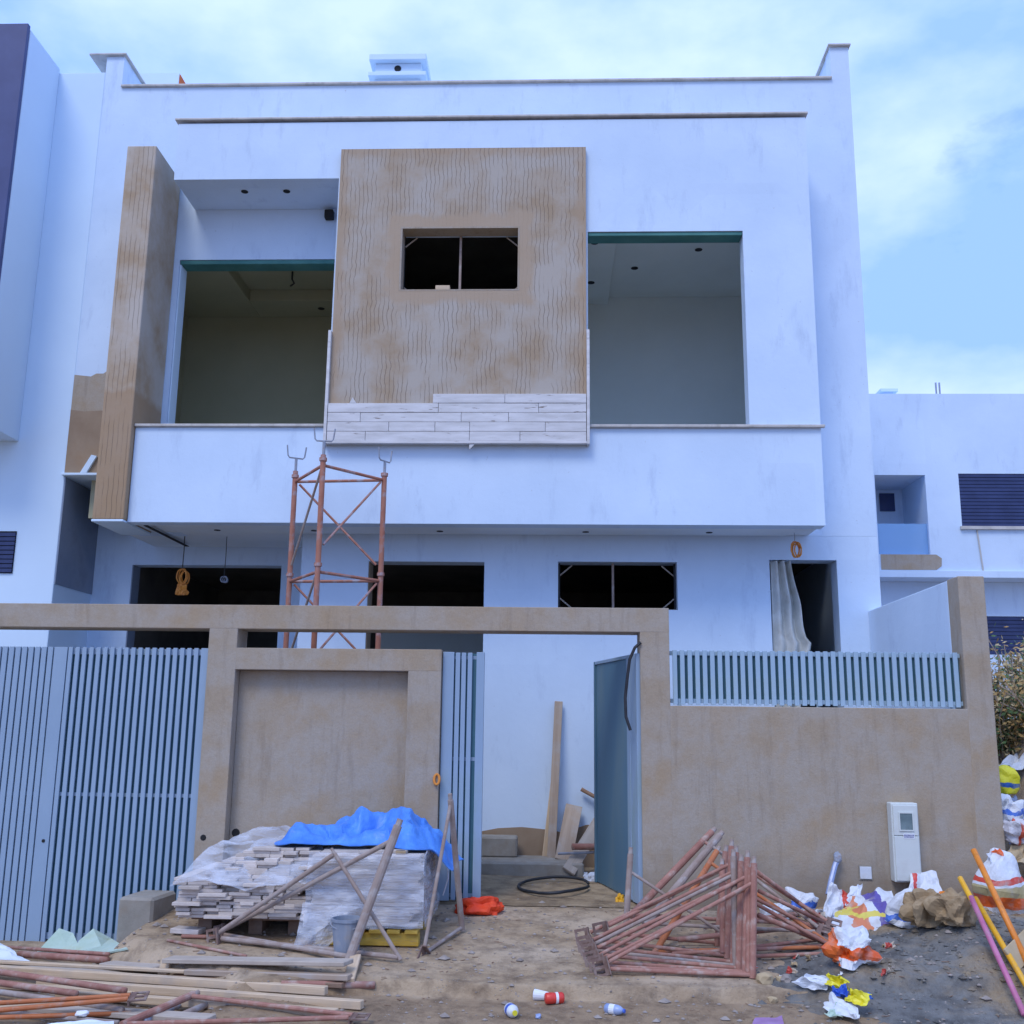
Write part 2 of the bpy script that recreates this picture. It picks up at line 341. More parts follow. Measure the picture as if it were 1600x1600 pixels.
def film(name, col, alpha):
    m, t, p, v = base_mat(name, 0.22)
    p.inputs['Base Color'].default_value = c4(col)
    tr = node(t, 'ShaderNodeBsdfTransparent')
    mx = node(t, 'ShaderNodeMixShader')
    n = node(t, 'ShaderNodeTexNoise', Scale=7, Detail=4, Distortion=0.6)
    mpn = node(t, 'ShaderNodeMapping'); mpn.inputs['Scale'].default_value = (0.5, 1, 2.4)
    t.links.new(v, mpn.inputs['Vector']); t.links.new(mpn.outputs['Vector'], n.inputs['Vector'])
    r = node(t, 'ShaderNodeMapRange'); r.inputs[1].default_value = 0.35; r.inputs[2].default_value = 0.68
    r.inputs[3].default_value = alpha * 0.35; r.inputs[4].default_value = min(1, alpha * 1.5)
    t.links.new(n.outputs['Fac'], r.inputs[0])
    t.links.new(r.outputs[0], mx.inputs[0])
    t.links.new(tr.outputs[0], mx.inputs[1]); t.links.new(p.outputs[0], mx.inputs[2])
    t.links.new(mx.outputs[0], t.nodes['Material Output'].inputs['Surface'])
    n2 = node(t, 'ShaderNodeTexNoise', Scale=22, Detail=4, Distortion=1.2); t.links.new(mpn.outputs['Vector'], n2.inputs['Vector'])
    bump(t, p, n2.outputs['Fac'], 0.6, 0.012)
    return m
M['film'] = film('stretch_film', (0.74, 0.77, 0.84), 0.30)

def glass(name, col, alpha):
    m, t, p, v = base_mat(name, 0.05)
    p.inputs['Base Color'].default_value = c4(col)
    tr = node(t, 'ShaderNodeBsdfTransparent'); mx = node(t, 'ShaderNodeMixShader'); mx.inputs[0].default_value = alpha
    t.links.new(tr.outputs[0], mx.inputs[1]); t.links.new(p.outputs[0], mx.inputs[2])
    t.links.new(mx.outputs[0], t.nodes['Material Output'].inputs['Surface'])
    return m
M['glass'] = glass('balustrade_glass', (0.28, 0.52, 0.85), 0.55)

def ground_mat(name, c1, c2, c3, pebble, road=None):
    m, t, p, v = base_mat(name, 0.95)
    _, col = noise_ramp(t, v, 1.1, [(0.34, c1), (0.47, c2), (0.66, c3)], detail=10, rough=0.68, stretch=(0.55, 1.25, 1))
    f, dk = noise_ramp(t, v, 5.5, [(0.36, (0.55, 0.52, 0.50)), (0.56, (1.05, 1.03, 1.0))], detail=9, rough=0.7)
    col = mix(t, 1.0, col, dk, 'MULTIPLY')
    if road:
        geo = node(t, 'ShaderNodeNewGeometry'); sep = node(t, 'ShaderNodeSeparateXYZ'); t.links.new(geo.outputs['Position'], sep.inputs[0])
        n0 = node(t, 'ShaderNodeTexNoise', Scale=2.2, Detail=7); t.links.new(v, n0.inputs['Vector'])
        ma = node(t, 'ShaderNodeMath', operation='MULTIPLY_ADD'); ma.inputs[1].default_value = 0.7; t.links.new(n0.outputs['Fac'], ma.inputs[0]); t.links.new(sep.outputs[1], ma.inputs[2])
        rr_ = node(t, 'ShaderNodeMapRange'); rr_.inputs[1].default_value = 7.28; rr_.inputs[2].default_value = 7.42; rr_.inputs[3].default_value = 0.72; rr_.inputs[4].default_value = 0.0
        t.links.new(ma.outputs[0], rr_.inputs[0]); col = mix(t, rr_.outputs[0], col, mix(t, 1.0, road, dk, 'MULTIPLY'))
    vo = node(t, 'ShaderNodeTexVoronoi', Scale=46); t.links.new(v, vo.inputs['Vector'])
    r = node(t, 'ShaderNodeMapRange'); r.inputs[1].default_value = 0.14; r.inputs[2].default_value = 0.22
    r.inputs[3].default_value = 1; r.inputs[4].default_value = 0
    t.links.new(vo.outputs['Distance'], r.inputs[0])
    n3 = node(t, 'ShaderNodeTexNoise', Scale=9, Detail=3); t.links.new(v, n3.inputs['Vector'])
    r3 = node(t, 'ShaderNodeMapRange'); r3.inputs[1].default_value = 0.52; r3.inputs[2].default_value = 0.66
    t.links.new(n3.outputs['Fac'], r3.inputs[0])
    mu = node(t, 'ShaderNodeMath', operation='MULTIPLY'); t.links.new(r.outputs[0], mu.inputs[0]); t.links.new(r3.outputs[0], mu.inputs[1])
    col = mix(t, mu.outputs[0], col, pebble)
    t.links.new(col, p.inputs['Base Color'])
    n = node(t, 'ShaderNodeTexNoise', Scale=38, Detail=9, Roughness=0.75); t.links.new(v, n.inputs['Vector'])
    ad = node(t, 'ShaderNodeMath', operation='ADD'); t.links.new(n.outputs['Fac'], ad.inputs[0]); t.links.new(mu.outputs[0], ad.inputs[1])
    bump(t, p, ad.outputs[0], 0.8, 0.025)
    return m
M['dirt'] = ground_mat('trodden_dirt', (0.22, 0.145, 0.085), (0.46, 0.34, 0.215), (0.57, 0.45, 0.32), (0.52, 0.47, 0.42), road=(0.30, 0.205, 0.12))
M['yard'] = ground_mat('rough_yard_floor', (0.22, 0.155, 0.09), (0.40, 0.295, 0.18), (0.49, 0.38, 0.25), (0.42, 0.40, 0.38))
M['sand'] = ground_mat('dark_building_sand', (0.13, 0.135, 0.135), (0.21, 0.21, 0.20), (0.40, 0.29, 0.16), (0.30, 0.28, 0.26))

def printed(name, base, bands, nscale=3.0, dirt=(0.45, 0.42, 0.38)):
    """sack plastic: base colour with printed colour patches that follow the folds"""
    m, t, p, v = base_mat(name, 0.45)
    col = base
    for i, (colr, axis, lo, hi) in enumerate(bands):
        sep = node(t, 'ShaderNodeSeparateXYZ')
        n = node(t, 'ShaderNodeTexNoise', Scale=nscale * 2, Detail=3)
        t.links.new(v, n.inputs['Vector'])
        sc = node(t, 'ShaderNodeVectorMath', operation='SCALE'); sc.inputs[3].default_value = 0.10
        t.links.new(n.outputs['Color'], sc.inputs[0])
        ad = node(t, 'ShaderNodeVectorMath', operation='ADD')
        t.links.new(sc.outputs[0], ad.inputs[0]); t.links.new(v, ad.inputs[1])
        t.links.new(ad.outputs[0], sep.inputs[0])
        a = node(t, 'ShaderNodeMath', operation='GREATER_THAN'); a.inputs[1].default_value = lo + 0.05
        b = node(t, 'ShaderNodeMath', operation='LESS_THAN'); b.inputs[1].default_value = hi + 0.05
        t.links.new(sep.outputs[axis], a.inputs[0]); t.links.new(sep.outputs[axis], b.inputs[0])
        mu = node(t, 'ShaderNodeMath', operation='MULTIPLY')
        t.links.new(a.outputs[0], mu.inputs[0]); t.links.new(b.outputs[0], mu.inputs[1])
        col = mix(t, mu.outputs[0], col, colr)
    f, _ = noise_ramp(t, v, 8, [(0.4, (0, 0, 0)), (0.6, (1, 1, 1))])
    r = node(t, 'ShaderNodeMapRange'); r.inputs[1].default_value = 0.52; r.inputs[2].default_value = 0.70; r.inputs[4].default_value = 0.6
    t.links.new(f, r.inputs[0])
    col = mix(t, r.outputs[0], col, dirt)
    t.links.new(col, p.inputs['Base Color'])
    n = node(t, 'ShaderNodeTexNoise', Scale=24, Detail=5, Distortion=0.8); t.links.new(v, n.inputs['Vector'])
    bump(t, p, n.outputs['Fac'], 0.5, 0.012)
    return m
WHT = (0.66, 0.68, 0.71)
ORG = (0.72, 0.12, 0.02)

# ---------------------------------------------------------------- mesh helpers
class MB:
    """collects faces for ONE mesh object, in world coordinates"""
    def __init__(self): self.v = []; self.f = []; self.mi = []; self.cur = 0
    def add(self, vs, fs):
        o = len(self.v); self.v += [tuple(p) for p in vs]
        for f in fs: self.f.append([o + i for i in f]); self.mi.append(self.cur)
        return self
    def box(self, x0, x1, y0, y1, z0, z1):
        vs = [(x, y, z) for x in (x0, x1) for y in (y0, y1) for z in (z0, z1)]
        return self.add(vs, [(0, 1, 3, 2), (4, 6, 7, 5), (0, 4, 5, 1), (2, 3, 7, 6), (0, 2, 6, 4), (1, 5, 7, 3)])
    def bbox(self, mat4, sx, sy, sz, b=0.003):
        """box with chamfered edges, centred, sizes sx sy sz, placed by a matrix"""
        hx, hy, hz = sx / 2, sy / 2, sz / 2
        b = min(b, hx * 0.6, hy * 0.6, hz * 0.6)
        vs = []; idx = {}
        for a in (-1, 1):
            for c in (-1, 1):
                for d in (-1, 1):
                    for k in range(3):
                        p = [a * hx, c * hy, d * hz]
                        s = (a, c, d)
                        for j in range(3):
                            if j != k: p[j] -= s[j] * b
                        idx[(a, c, d, k)] = len(vs); vs.append(mat4 @ Vector(p))
        fs = []
        for k in range(3):
            o = [j for j in range(3) if j != k]
            for s in (-1, 1):
                q = []
                for (u, w) in ((-1, -1), (1, -1), (1, 1), (-1, 1)):
                    c = [0, 0, 0]; c[k] = s; c[o[0]] = u; c[o[1]] = w
                    q.append(idx[(c[0], c[1], c[2], k)])
                flip = (s == 1) == (k == 1)
                fs.append(q[::-1] if flip else q)
        for k in range(3):                      # edge chamfers along axis k
            o = [j for j in range(3) if j != k]
            for u in (-1, 1):
                for w in (-1, 1):
                    c0 = [0, 0, 0]; c0[o[0]] = u; c0[o[1]] = w
                    a0 = c0[:]; a0[k] = -1; a1 = c0[:]; a1[k] = 1
                    fs.append([idx[(*a0, o[0])], idx[(*a1, o[0])], idx[(*a1, o[1])], idx[(*a0, o[1])]])
        for a in (-1, 1):
            for c in (-1, 1):
                for d in (-1, 1): fs.append([idx[(a, c, d, 0)], idx[(a, c, d, 1)], idx[(a, c, d, 2)]])
        return self.add(vs, fs)
    def tube(self, p0, p1, r, n=10, cap=True, r1=None):
        p0, p1 = Vector(p0), Vector(p1); d = (p1 - p0).normalized()
        a = d.orthogonal().normalized(); b = d.cross(a); r1 = r if r1 is None else r1
        vs = [p0 + (a * cos(2 * pi * i / n) + b * sin(2 * pi * i / n)) * r for i in range(n)]
        vs += [p1 + (a * cos(2 * pi * i / n) + b * sin(2 * pi * i / n)) * r1 for i in range(n)]
        fs = [(i, (i + 1) % n, n + (i + 1) % n, n + i) for i in range(n)]
        if cap: fs += [tuple(range(n))[::-1], tuple(range(n, 2 * n))]
        return self.add(vs, fs)
    def path(self, pts, r, n=8, closed=False):
        pts = [Vector(p) for p in pts]; m = len(pts); vs = []
        a = None
        for i, p in enumerate(pts):
            q0 = pts[i - 1] if (i > 0 or closed) else p
            q1 = pts[(i + 1) % m] if (i < m - 1 or closed) else p
            d = (q1 - q0).normalized()
            a = d.orthogonal().normalized() if a is None else (a - d * a.dot(d)).normalized()
            b = d.cross(a)
            vs += [p + (a * cos(2 * pi * k / n) + b * sin(2 * pi * k / n)) * r for k in range(n)]
        fs = []
        for i in range(m if closed else m - 1):
            j = (i + 1) % m
            fs += [(i * n + k, i * n + (k + 1) % n, j * n + (k + 1) % n, j * n + k) for k in range(n)]
        if not closed: fs += [tuple(range(n))[::-1], tuple(range((m - 1) * n, m * n))]
        return self.add(vs, fs)
    def lathe(self, mat4, prof, n=14):
        vs = []
        for (r, z) in prof:
            vs += [mat4 @ Vector((r * cos(2 * pi * i / n), r * sin(2 * pi * i / n), z)) for i in range(n)]
        fs = []
        for j in range(len(prof) - 1):
            fs += [(j * n + i, j * n + (i + 1) % n, (j + 1) * n + (i + 1) % n, (j + 1) * n + i) for i in range(n)]
        fs += [tuple(range(n))[::-1], tuple(range((len(prof) - 1) * n, len(prof) * n))]
        return self.add(vs, fs)
    def prism(self, poly, axis, a0, a1):
        """polygon in the plane normal to axis (list of 2D points), extruded a0..a1"""
        def P(u, w, k): c = [u, w]; c.insert(axis, k); return tuple(c)
        n = len(poly)
        vs = [P(u, w, a0) for u, w in poly] + [P(u, w, a1) for u, w in poly]
        fs = [tuple(range(n))[::-1], tuple(range(n, 2 * n))] + [(i, (i + 1) % n, n + (i + 1) % n, n + i) for i in range(n)]
        return self.add(vs, fs)
    def holed(self, x0, x1, z0, z1, y0, y1, holes):
        """upright wall slab facing -Y with rectangular holes (hx0,hx1,hz0,hz1)"""
        xs = sorted({x0, x1} | {min(max(h[i], x0), x1) for h in holes for i in (0, 1)})
        zs = sorted({z0, z1} | {min(max(h[i], z0), z1) for h in holes for i in (2, 3)})
        def solid(i, k):
            if i < 0 or k < 0 or i >= len(xs) - 1 or k >= len(zs) - 1: return False
            cx, cz = (xs[i] + xs[i + 1]) / 2, (zs[k] + zs[k + 1]) / 2
            return not any(h[0] < cx < h[1] and h[2] < cz < h[3] for h in holes)
        for i in range(len(xs) - 1):
            for k in range(len(zs) - 1):
                if not solid(i, k): continue
                a, b, c, d = xs[i], xs[i + 1], zs[k], zs[k + 1]
                self.add([(a, y0, c), (b, y0, c), (b, y0, d), (a, y0, d)], [(0, 1, 2, 3)])
                self.add([(a, y1, c), (b, y1, c), (b, y1, d), (a, y1, d)], [(3, 2, 1, 0)])
                if not solid(i - 1, k): self.add([(a, y0, c), (a, y0, d), (a, y1, d), (a, y1, c)], [(0, 1, 2, 3)])
                if not solid(i + 1, k): self.add([(b, y0, c), (b, y1, c), (b, y1, d), (b, y0, d)], [(0, 1, 2, 3)])
                if not solid(i, k - 1): self.add([(a, y0, c), (a, y1, c), (b, y1, c), (b, y0, c)], [(0, 1, 2, 3)])
                if not solid(i, k + 1): self.add([(a, y0, d), (b, y0, d), (b, y1, d), (a, y1, d)], [(0, 1, 2, 3)])
        return self
    def build(self, name, mat, parent=None, smooth=False, bevel=0, kind=None, solidify=0):
        lo = [min(p[i] for p in self.v) for i in range(3)]; hi = [max(p[i] for p in self.v) for i in range(3)]
        c = Vector([(lo[i] + hi[i]) / 2 for i in range(3)])
        if parent is None: c.z = lo[2]
        me = bpy.data.meshes.new(name)
        me.from_pydata([tuple(Vector(p) - c) for p in self.v], [], self.f)
        for mm in (mat if isinstance(mat, (list, tuple)) else [mat]): me.materials.append(M[mm] if isinstance(mm, str) else mm)
        for p, k in zip(me.polygons, self.mi): p.material_index = k; p.use_smooth = smooth
        me.validate(); me.update()
        o = bpy.data.objects.new(name, me); COL.objects.link(o)
        put(o, c, parent)
        if bevel:
            b = o.modifiers.new('bevel', 'BEVEL'); b.width = bevel; b.segments = 2; b.limit_method = 'ANGLE'
        if solidify:
            s = o.modifiers.new('thickness', 'SOLIDIFY'); s.thickness = solidify
        if kind: o['kind'] = kind
        return o

WORLDPOS = {}
def put(o, loc, parent):
    """place by world position under a parent that is only translated"""
    loc = Vector(loc); WORLDPOS[o.name] = loc
    if parent is not None:
        o.parent = parent; o.location = loc - WORLDPOS[parent.name]
    else: o.location = loc

def thing(name, loc, label, cat, group=None):
    o = bpy.data.objects.new(name, None); COL.objects.link(o); o.empty_display_size = 0.1
    put(o, loc, None); return tag(o, label, cat, group)

def tag(o, label, cat, group=None):
    o['label'] = label; o['category'] = cat
    if group: o['group'] = group
    return o

def structure(o): o['kind'] = 'structure'; return o

def box(name, mat, parent, *b, bevel=0): return MB().box(*b).build(name, mat, parent, bevel=bevel)
def fr(p): return noise.fractal(Vector(p), 1.0, 2.0, 4)

_FOLDS = {}
def fold(q, seed, octs=(1.0, 1.7, 2.9)):
    """piecewise planar creases, as in crumpled foil or plastic: a sum of randomly turned triangle waves"""
    key = seed
    if key not in _FOLDS:
        r = random.Random(seed * 977 + 13); L_ = []
        for f in octs:
            for _ in range(4):
                n = Vector((r.gauss(0, 1), r.gauss(0, 1), r.gauss(0, 1))).normalized()
                L_.append((n * f * r.uniform(0.7, 1.3), r.random(), 1.0 / (f ** 1.15)))
        _FOLDS[key] = L_
    h = 0.0
    for n, c, a in _FOLDS[key]:
        t = (n.dot(q) + c) % 1.0
        h += a * (abs(t - 0.5) * 4 - 1)
    return h * 0.28

def sheet(name, mat, parent, corners, nu, nv, amp, freq, seed, ridge=True, thick=0.003, sag=None):
    """crumpled sheet spanning four corner points; amp in metres"""
    A_, B_, C_, D_ = [Vector(c) for c in corners]
    nu, nv = int(nu * 1.8), int(nv * 1.8)
    nrm = (B_ - A_).cross(D_ - A_).normalized(); mb = MB(); vs = []
    for j in range(nv + 1):
        for i in range(nu + 1):
            u, w = i / nu, j / nv
            p = (A_ * (1 - u) + B_ * u) * (1 - w) + (D_ * (1 - u) + C_ * u) * w
            q = Vector((u * freq * 0.45, w * freq * 0.45, seed * 0.37))
            e = noise.noise_vector(Vector((u * freq * 1.3 + seed, w * freq * 1.3, seed)))
            p = p + nrm * fold(q, seed) * amp * 1.5 + Vector(e) * amp * 0.8
            if sag: p = p + Vector((0, 0, sag(u, w)))
            vs.append(p)
    fs = [(j * (nu + 1) + i, j * (nu + 1) + i + 1, (j + 1) * (nu + 1) + i + 1, (j + 1) * (nu + 1) + i) for j in range(nv) for i in range(nu)]
    return mb.add(vs, fs).build(name, mat, parent, smooth=False, solidify=thick)

def lump_mesh(size, seed, amp=0.25, freq=1.6, sub=4, flat=0.0, pinch=0.0):
    """crumpled bag body: subdivided sphere creased along random folds, flattened underneath; base at z = 0"""
    import bmesh
    bm = bmesh.new(); bmesh.ops.create_icosphere(bm, subdivisions=sub, radius=1.0)
    vs = []
    for v in bm.verts:
        d = v.co.normalized()
        d2 = Vector([math.copysign(abs(k) ** 0.8, k) for k in d])
        q = d * freq * 0.42
        h = 1 + amp * 1.25 * fold(q, seed) + amp * 0.5 * noise.noise(d * 1.3 + Vector((seed, 0, 0)))
        p = d2 * h
        if pinch and p.z > 0: k = 1 - pinch * min(1, p.z); p.x *= k; p.y *= k; p.z *= 1 + pinch * 0.5
        p = Vector((p.x * size[0] / 2, p.y * size[1] / 2, p.z * size[2] / 2))
        p.z = max(p.z, -size[2] * (0.40 - flat))
        vs.append(p)
    lo = min(p.z for p in vs)
    fs = [[v.index for v in f.verts] for f in bm.faces]
    bm.free()
    return [(p.x, p.y, p.z - lo) for p in vs], fs

def lump(name, mat, parent, loc, size, rz=0, tilt=(0, 0), seed=1, smooth=False, **kw):
    vs, fs = lump_mesh(size, seed, **kw)
    R = Matrix.Rotation(rz, 3, 'Z') @ Matrix.Rotation(tilt[0], 3, 'X') @ Matrix.Rotation(tilt[1], 3, 'Y')
    return MB().add([R @ Vector(v) + Vector(loc) for v in vs], fs).build(name, mat, parent, smooth=smooth)

def align(d, up=(0, 0, 1)):
    """matrix whose X axis runs along d"""
    x = Vector(d).normalized(); y = Vector(up).cross(x)
    y = x.orthogonal().normalized() if y.length < 1e-4 else y.normalized(); z = x.cross(y)
    return Matrix((x, y, z)).transposed().to_4x4()

def stick(name, mat, p0, p1, w, h, parent=None, roll=0.0, up=(0, 0, 1), b=0.004):
    """rectangular batten or plank from p0 to p1, width w (sideways), thickness h; mesh X axis along the grain"""
    p0, p1 = Vector(p0), Vector(p1); d = p1 - p0
    m = align(d, up) @ Matrix.Rotation(roll, 4, 'X')
    mb = MB().bbox(Matrix.Identity(4), d.length, w, h, b)
    me = bpy.data.meshes.new(name)
    me.from_pydata([tuple(p) for p in mb.v], [], mb.f); me.materials.append(M[mat]); me.update()
    o = bpy.data.objects.new(name, me); COL.objects.link(o)
    c = (p0 + p1) / 2
    put(o, c, parent); o.rotation_euler = m.to_euler()
    return o

# ---------------------------------------------------------------- ground
def sm(a, b, x): t = min(1, max(0, (x - a) / (b - a))); return t * t * (3 - 2 * t)
def lerp(a, b, t): return a + (b - a) * t
def gh(x, y):
    """height of the ground: road, ragged kerb edge, apron rising to the gate, driveway on the left, bank on the right"""
    e = 6.98 + 0.06 * noise.noise(Vector((x * 1.7, 3, 1))) + 0.025 * noise.noise(Vector((x * 6.3, 5, 1))) + 0.03 * x * 0.3
    road = -0.315 + 0.02 * sm(4, 6.6, y)
    apron = lerp(-0.165, 0.0, min(1, max(0, (y - 7.0) / 1.8)))
    h = lerp(road + 0.05 * sm(6.2, 6.9, y), apron, sm(e - 0.02, e + 0.02, y))
    drive = lerp(-0.315, -0.345, sm(6, 8.5, y))
    kx = lerp(-1.9, -3.0, sm(7.0, 7.9, y))
    k = sm(kx, kx - 0.32, x)
    h = lerp(h, drive, k if y < 9.3 else k * (1 - sm(9.3, 11, y)))
    h = h + 0.02 * sm(8.9, 10.5, y) * (1 - k)
    b = sm(3.75, 4.5, x)
    h += b * (1.5 * sm(7.4, 10.5, y)) + 0.12 * sm(1.2, 3.6, x) * sm(7.2, 8.6, y) * (1 - b)
    h += 0.012 * noise.noise(Vector((x * 2.1, y * 2.1, 0))) + 0.006 * noise.noise(Vector((x * 7, y * 7, 4)))
    return h

def heightfield(name, mat, xs, ys, fn, kind=None):
    nx, ny = len(xs), len(ys)
    vs = [(x, y, fn(x, y)) for y in ys for x in xs]
    fs = [(j * nx + i, j * nx + i + 1, (j + 1) * nx + i + 1, (j + 1) * nx + i) for j in range(ny - 1) for i in range(nx - 1)]
    return MB().add(vs, fs).build(name, mat, None, smooth=True, kind=kind)

def spaced(a, b, n): return [a + (b - a) * i / n for i in range(n + 1)]
gx = [-400, -120, -40, -20, -12] + spaced(-8, 8, 200) + [12, 20, 40, 120, 400]
gy = [-300, -60, -15, -4, 1, 3, 4.5] + spaced(5.2, 6.8, 26) + spaced(6.82, 7.16, 26) + spaced(7.2, 12.4, 88) + [14, 18, 26, 50, 120, 700]
structure(heightfield('ground', 'dirt', gx, gy, gh))
yard = structure(heightfield('yard_floor', 'yard', spaced(-2.66, 3.3, 40), spaced(8.86, 11.1, 20), lambda x, y: gh(x, y) + 0.006 + 0.008 * sm(8.86, 9.0, y)))

# ================================================================ the villa
A, B, YL = 11.15, 10.45, 12.10       # ground-floor face, face of the projecting box, recessed face by the garage
villa = thing('villa', (-1.0, A, 0), 'unfinished white two storey house with a projecting balcony box and bare plaster panel', 'house')
def vb(name, mat, *b, bevel=0.006): return box(name, mat, villa, *b, bevel=bevel)

# ground floor walls
gw = MB().holed(-2.73, 3.476, -0.1, 3.46, A, A + 0.25, [(-1.996, -0.735, -0.2, 3.158), (0.06, 1.335, 2.654, 3.168), (2.319, 3.031, 0.45, 3.20)])
gw = gw.build('front_wall', ['white'], villa)
MB().holed(-5.47, -2.73, -0.1, 4.095, YL, YL + 0.22, [(-4.987, -3.197, 0.0, 3.25)]).build('recessed_wall', 'white', villa)
vb('return_wall', 'white', -2.728, -2.50, A + 0.252, YL - 0.002, -0.1, 3.46)
vb('party_wall', 'white', -5.70, -5.49, A + 0.01, YL + 0.2, -0.3, 4.09)
vb('render_patch', 'grey_plaster', -5.4515, -5.440, A + 0.012, YL - 0.004, 2.89, 4.09, bevel=0)
# bare plinth under the painted wall, with its ragged paint line
pts = [(-0.72, -0.05)] ; 
prof = [(-0.725, 0.36), (-0.55, 0.395), (-0.3, 0.41), (0.0, 0.385), (0.12, 0.36), (0.35, 0.44), (0.75, 0.47), (1.3, 0.42), (2.2, 0.44), (2.31, 0.42)]
MB().prism([(-0.725, -0.05)] + [(2.31, -0.05)] + prof[::-1], 1, A - 0.012, A - 0.002).build('bare_plinth', 'damp', villa)

# upper front wall with the room openings behind the box
MB().holed(-5.45, 3.476, 3.462, 9.36, A, A + 0.2, [(-5.235, 3.262, 8.93, 9.5), (-5.46, -4.62, 3.4, 4.13), (-4.345, -2.532, 3.66, 6.69), (-2.34, 2.60, 3.66, 7.6)]).build('upper_wall', 'white', villa)
MB().prism([(-5.452, 4.135), (-4.62, 4.135), (-4.62, 5.36), (-4.80, 5.35), (-4.95, 5.33), (-5.06, 5.34), (-5.12, 5.30), (-5.2, 5.30), (-5.26, 5.265), (-5.452, 5.285)], 1, A - 0.008, A - 0.001).build('unpainted_patch', 'beige', villa)
MB().prism([(-5.452, 4.137), (-4.62, 4.137), (-4.62, 4.85), (-4.9, 4.83), (-5.1, 4.86), (-5.3, 4.85), (-5.452, 4.87)], 1, A - 0.011, A - 0.0085).build('damp_patch', 'damp', villa)
vb('ledge', 'white2', -5.472, -4.62, A - 0.05, YL + 0.2, 4.10, 4.128)
for x0, x1 in ((-5.26, -5.14), (-4.93, -4.85)):
    MB().prism([(x0, 4.13), (x0 + 0.07, 4.13), (x0 + 0.17, 4.32), (x0 + 0.11, 4.335)], 1, A - 0.045, A - 0.014).build('plaster_offcut', 'white2', villa)
# side and rear walls, roof
vb('side_wall', 'white', 3.27, 3.474, A + 0.202, 19.0, 3.465, 9.36)
vb('side_wall', 'white', 3.27, 3.474, A + 0.252, 19.0, -0.1, 3.46)
vb('side_wall', 'white', -5.448, -5.235, A + 0.202, 19.0, 4.14, 9.36)
vb('rear_wall', 'white', -5.45, 3.474, 19.0, 19.2, -0.1, 9.0)
vb('roof_slab', 'room_grey', -5.234, 3.268, A + 0.2, 18.99, 8.05, 8.25)
vb('parapet_coping', 'stone_cap', -5.235, 3.262, A - 0.035, A + 0.24, 8.932, 8.96)
for (x0, x1, z) in ((3.235, 3.50, 9.361), (-5.66, -5.20, 9.361)):
    vb('side_coping', 'stone_cap', x0, x1, A - 0.04, 19.1, z, z + 0.024)

# projecting box: band, right-hand wall with its opening, panel backing, parapet
MB().holed(-4.215, 2.75, 3.44, 8.0, B, B + 0.2, [(-4.3, -2.37, 3.4, 7.315), (-1.655, -0.365, 5.958, 6.70), (0.365, 2.025, 4.455, 6.66)]).build('box_wall', 'white', villa)
vb('box_band', 'white', -4.213, -2.372, B + 0.2005, A - 0.002, 7.316, 7.995)
vb('box_side', 'white', 2.555, 2.75, B + 0.202, A - 0.002, 3.66, 7.995)
vb('box_side', 'white', -2.37, -2.20, B + 0.202, A - 0.002, 3.66, 7.31)
vb('box_top', 'white', -4.215, 2.748, B + 0.202, A - 0.002, 7.997, 8.03)
vb('box_coping', 'stone_cap', -4.25, 2.775, B - 0.03, A - 0.004, 8.031, 8.056)
vb('balcony_parapet', 'white', -4.40, -2.372, B - 0.005, B + 0.15, 3.44, 4.462)
vb('parapet_coping', 'stone_cap', -4.40, -2.38, B - 0.04, B + 0.18, 4.463, 4.492)
vb('sill_coping', 'stone_cap', 0.372, 2.785, B - 0.045, B - 0.001, 4.458, 4.488)
vb('sill_coping', 'stone_cap', 0.372, 2.02, B - 0.0005, B + 0.22, 4.4555, 4.486)
vb('floor_slab', 'soffit', -4.74, 2.748, B + 0.152, YL + 0.2, 3.468, 3.655)
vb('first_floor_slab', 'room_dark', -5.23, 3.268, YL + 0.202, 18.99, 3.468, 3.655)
# soffit lining under the box
sp = vb('soffit_panel', 'soffit', -4.05, 2.50, B + 0.22, A - 0.06, 3.448, 3.466)
vb('soffit_panel', 'soffit', -4.05, -2.78, A - 0.05, YL - 0.10, 3.449, 3.466)
vb('soffit_border', 'soffit', -4.40, 2.74, B + 0.152, B + 0.20, 3.446, 3.466)
vb('led_slot_shade', 'blackhole', -4.30, -4.255, B + 0.18, YL - 0.18, 3.440, 3.4455, bevel=0)  # black strip below the soffit, painting the shade of a slot
for x in (-3.6, -2.55, -1.2, 0.35, 1.65): MB().lathe(Matrix.Translation((x, B + 0.45, 3.443)), [(0.035, 0), (0.035, 0.008)]).build('downlight_hole', 'blackhole', villa)
# bare pillar at the end of the loggia
pil = MB().box(-4.735, -4.405, B - 0.09, A - 0.013, 3.455, 7.68).build('pillar', 'combed2', villa, bevel=0.012)
vb('pillar_foot', 'white2', -4.74, -4.407, B - 0.095, A - 0.012, 3.43, 3.454)
# loggia details
for (x, y) in ((-3.50, 10.72), (-3.02, 10.72)): MB().lathe(Matrix.Translation((x, y, 7.309)), [(0.04, 0), (0.04, 0.005)]).build('downlight_hole', 'blackhole', villa)
vb('wall_lamp', 'blackhole', -2.66, -2.56, A - 0.09, A - 0.005, 7.17, 7.27)
vb('lintel_board', 'teal', -4.34, -2.537, A + 0.004, A + 0.20, 6.635, 6.685)
vb('lintel_board', 'teal', 0.37, 2.02, B + 0.012, B + 0.196, 6.615, 6.655)
vb('jamb_board', 'white2', -4.343, -4.325, A + 0.003, A + 0.199, 3.70, 6.633)
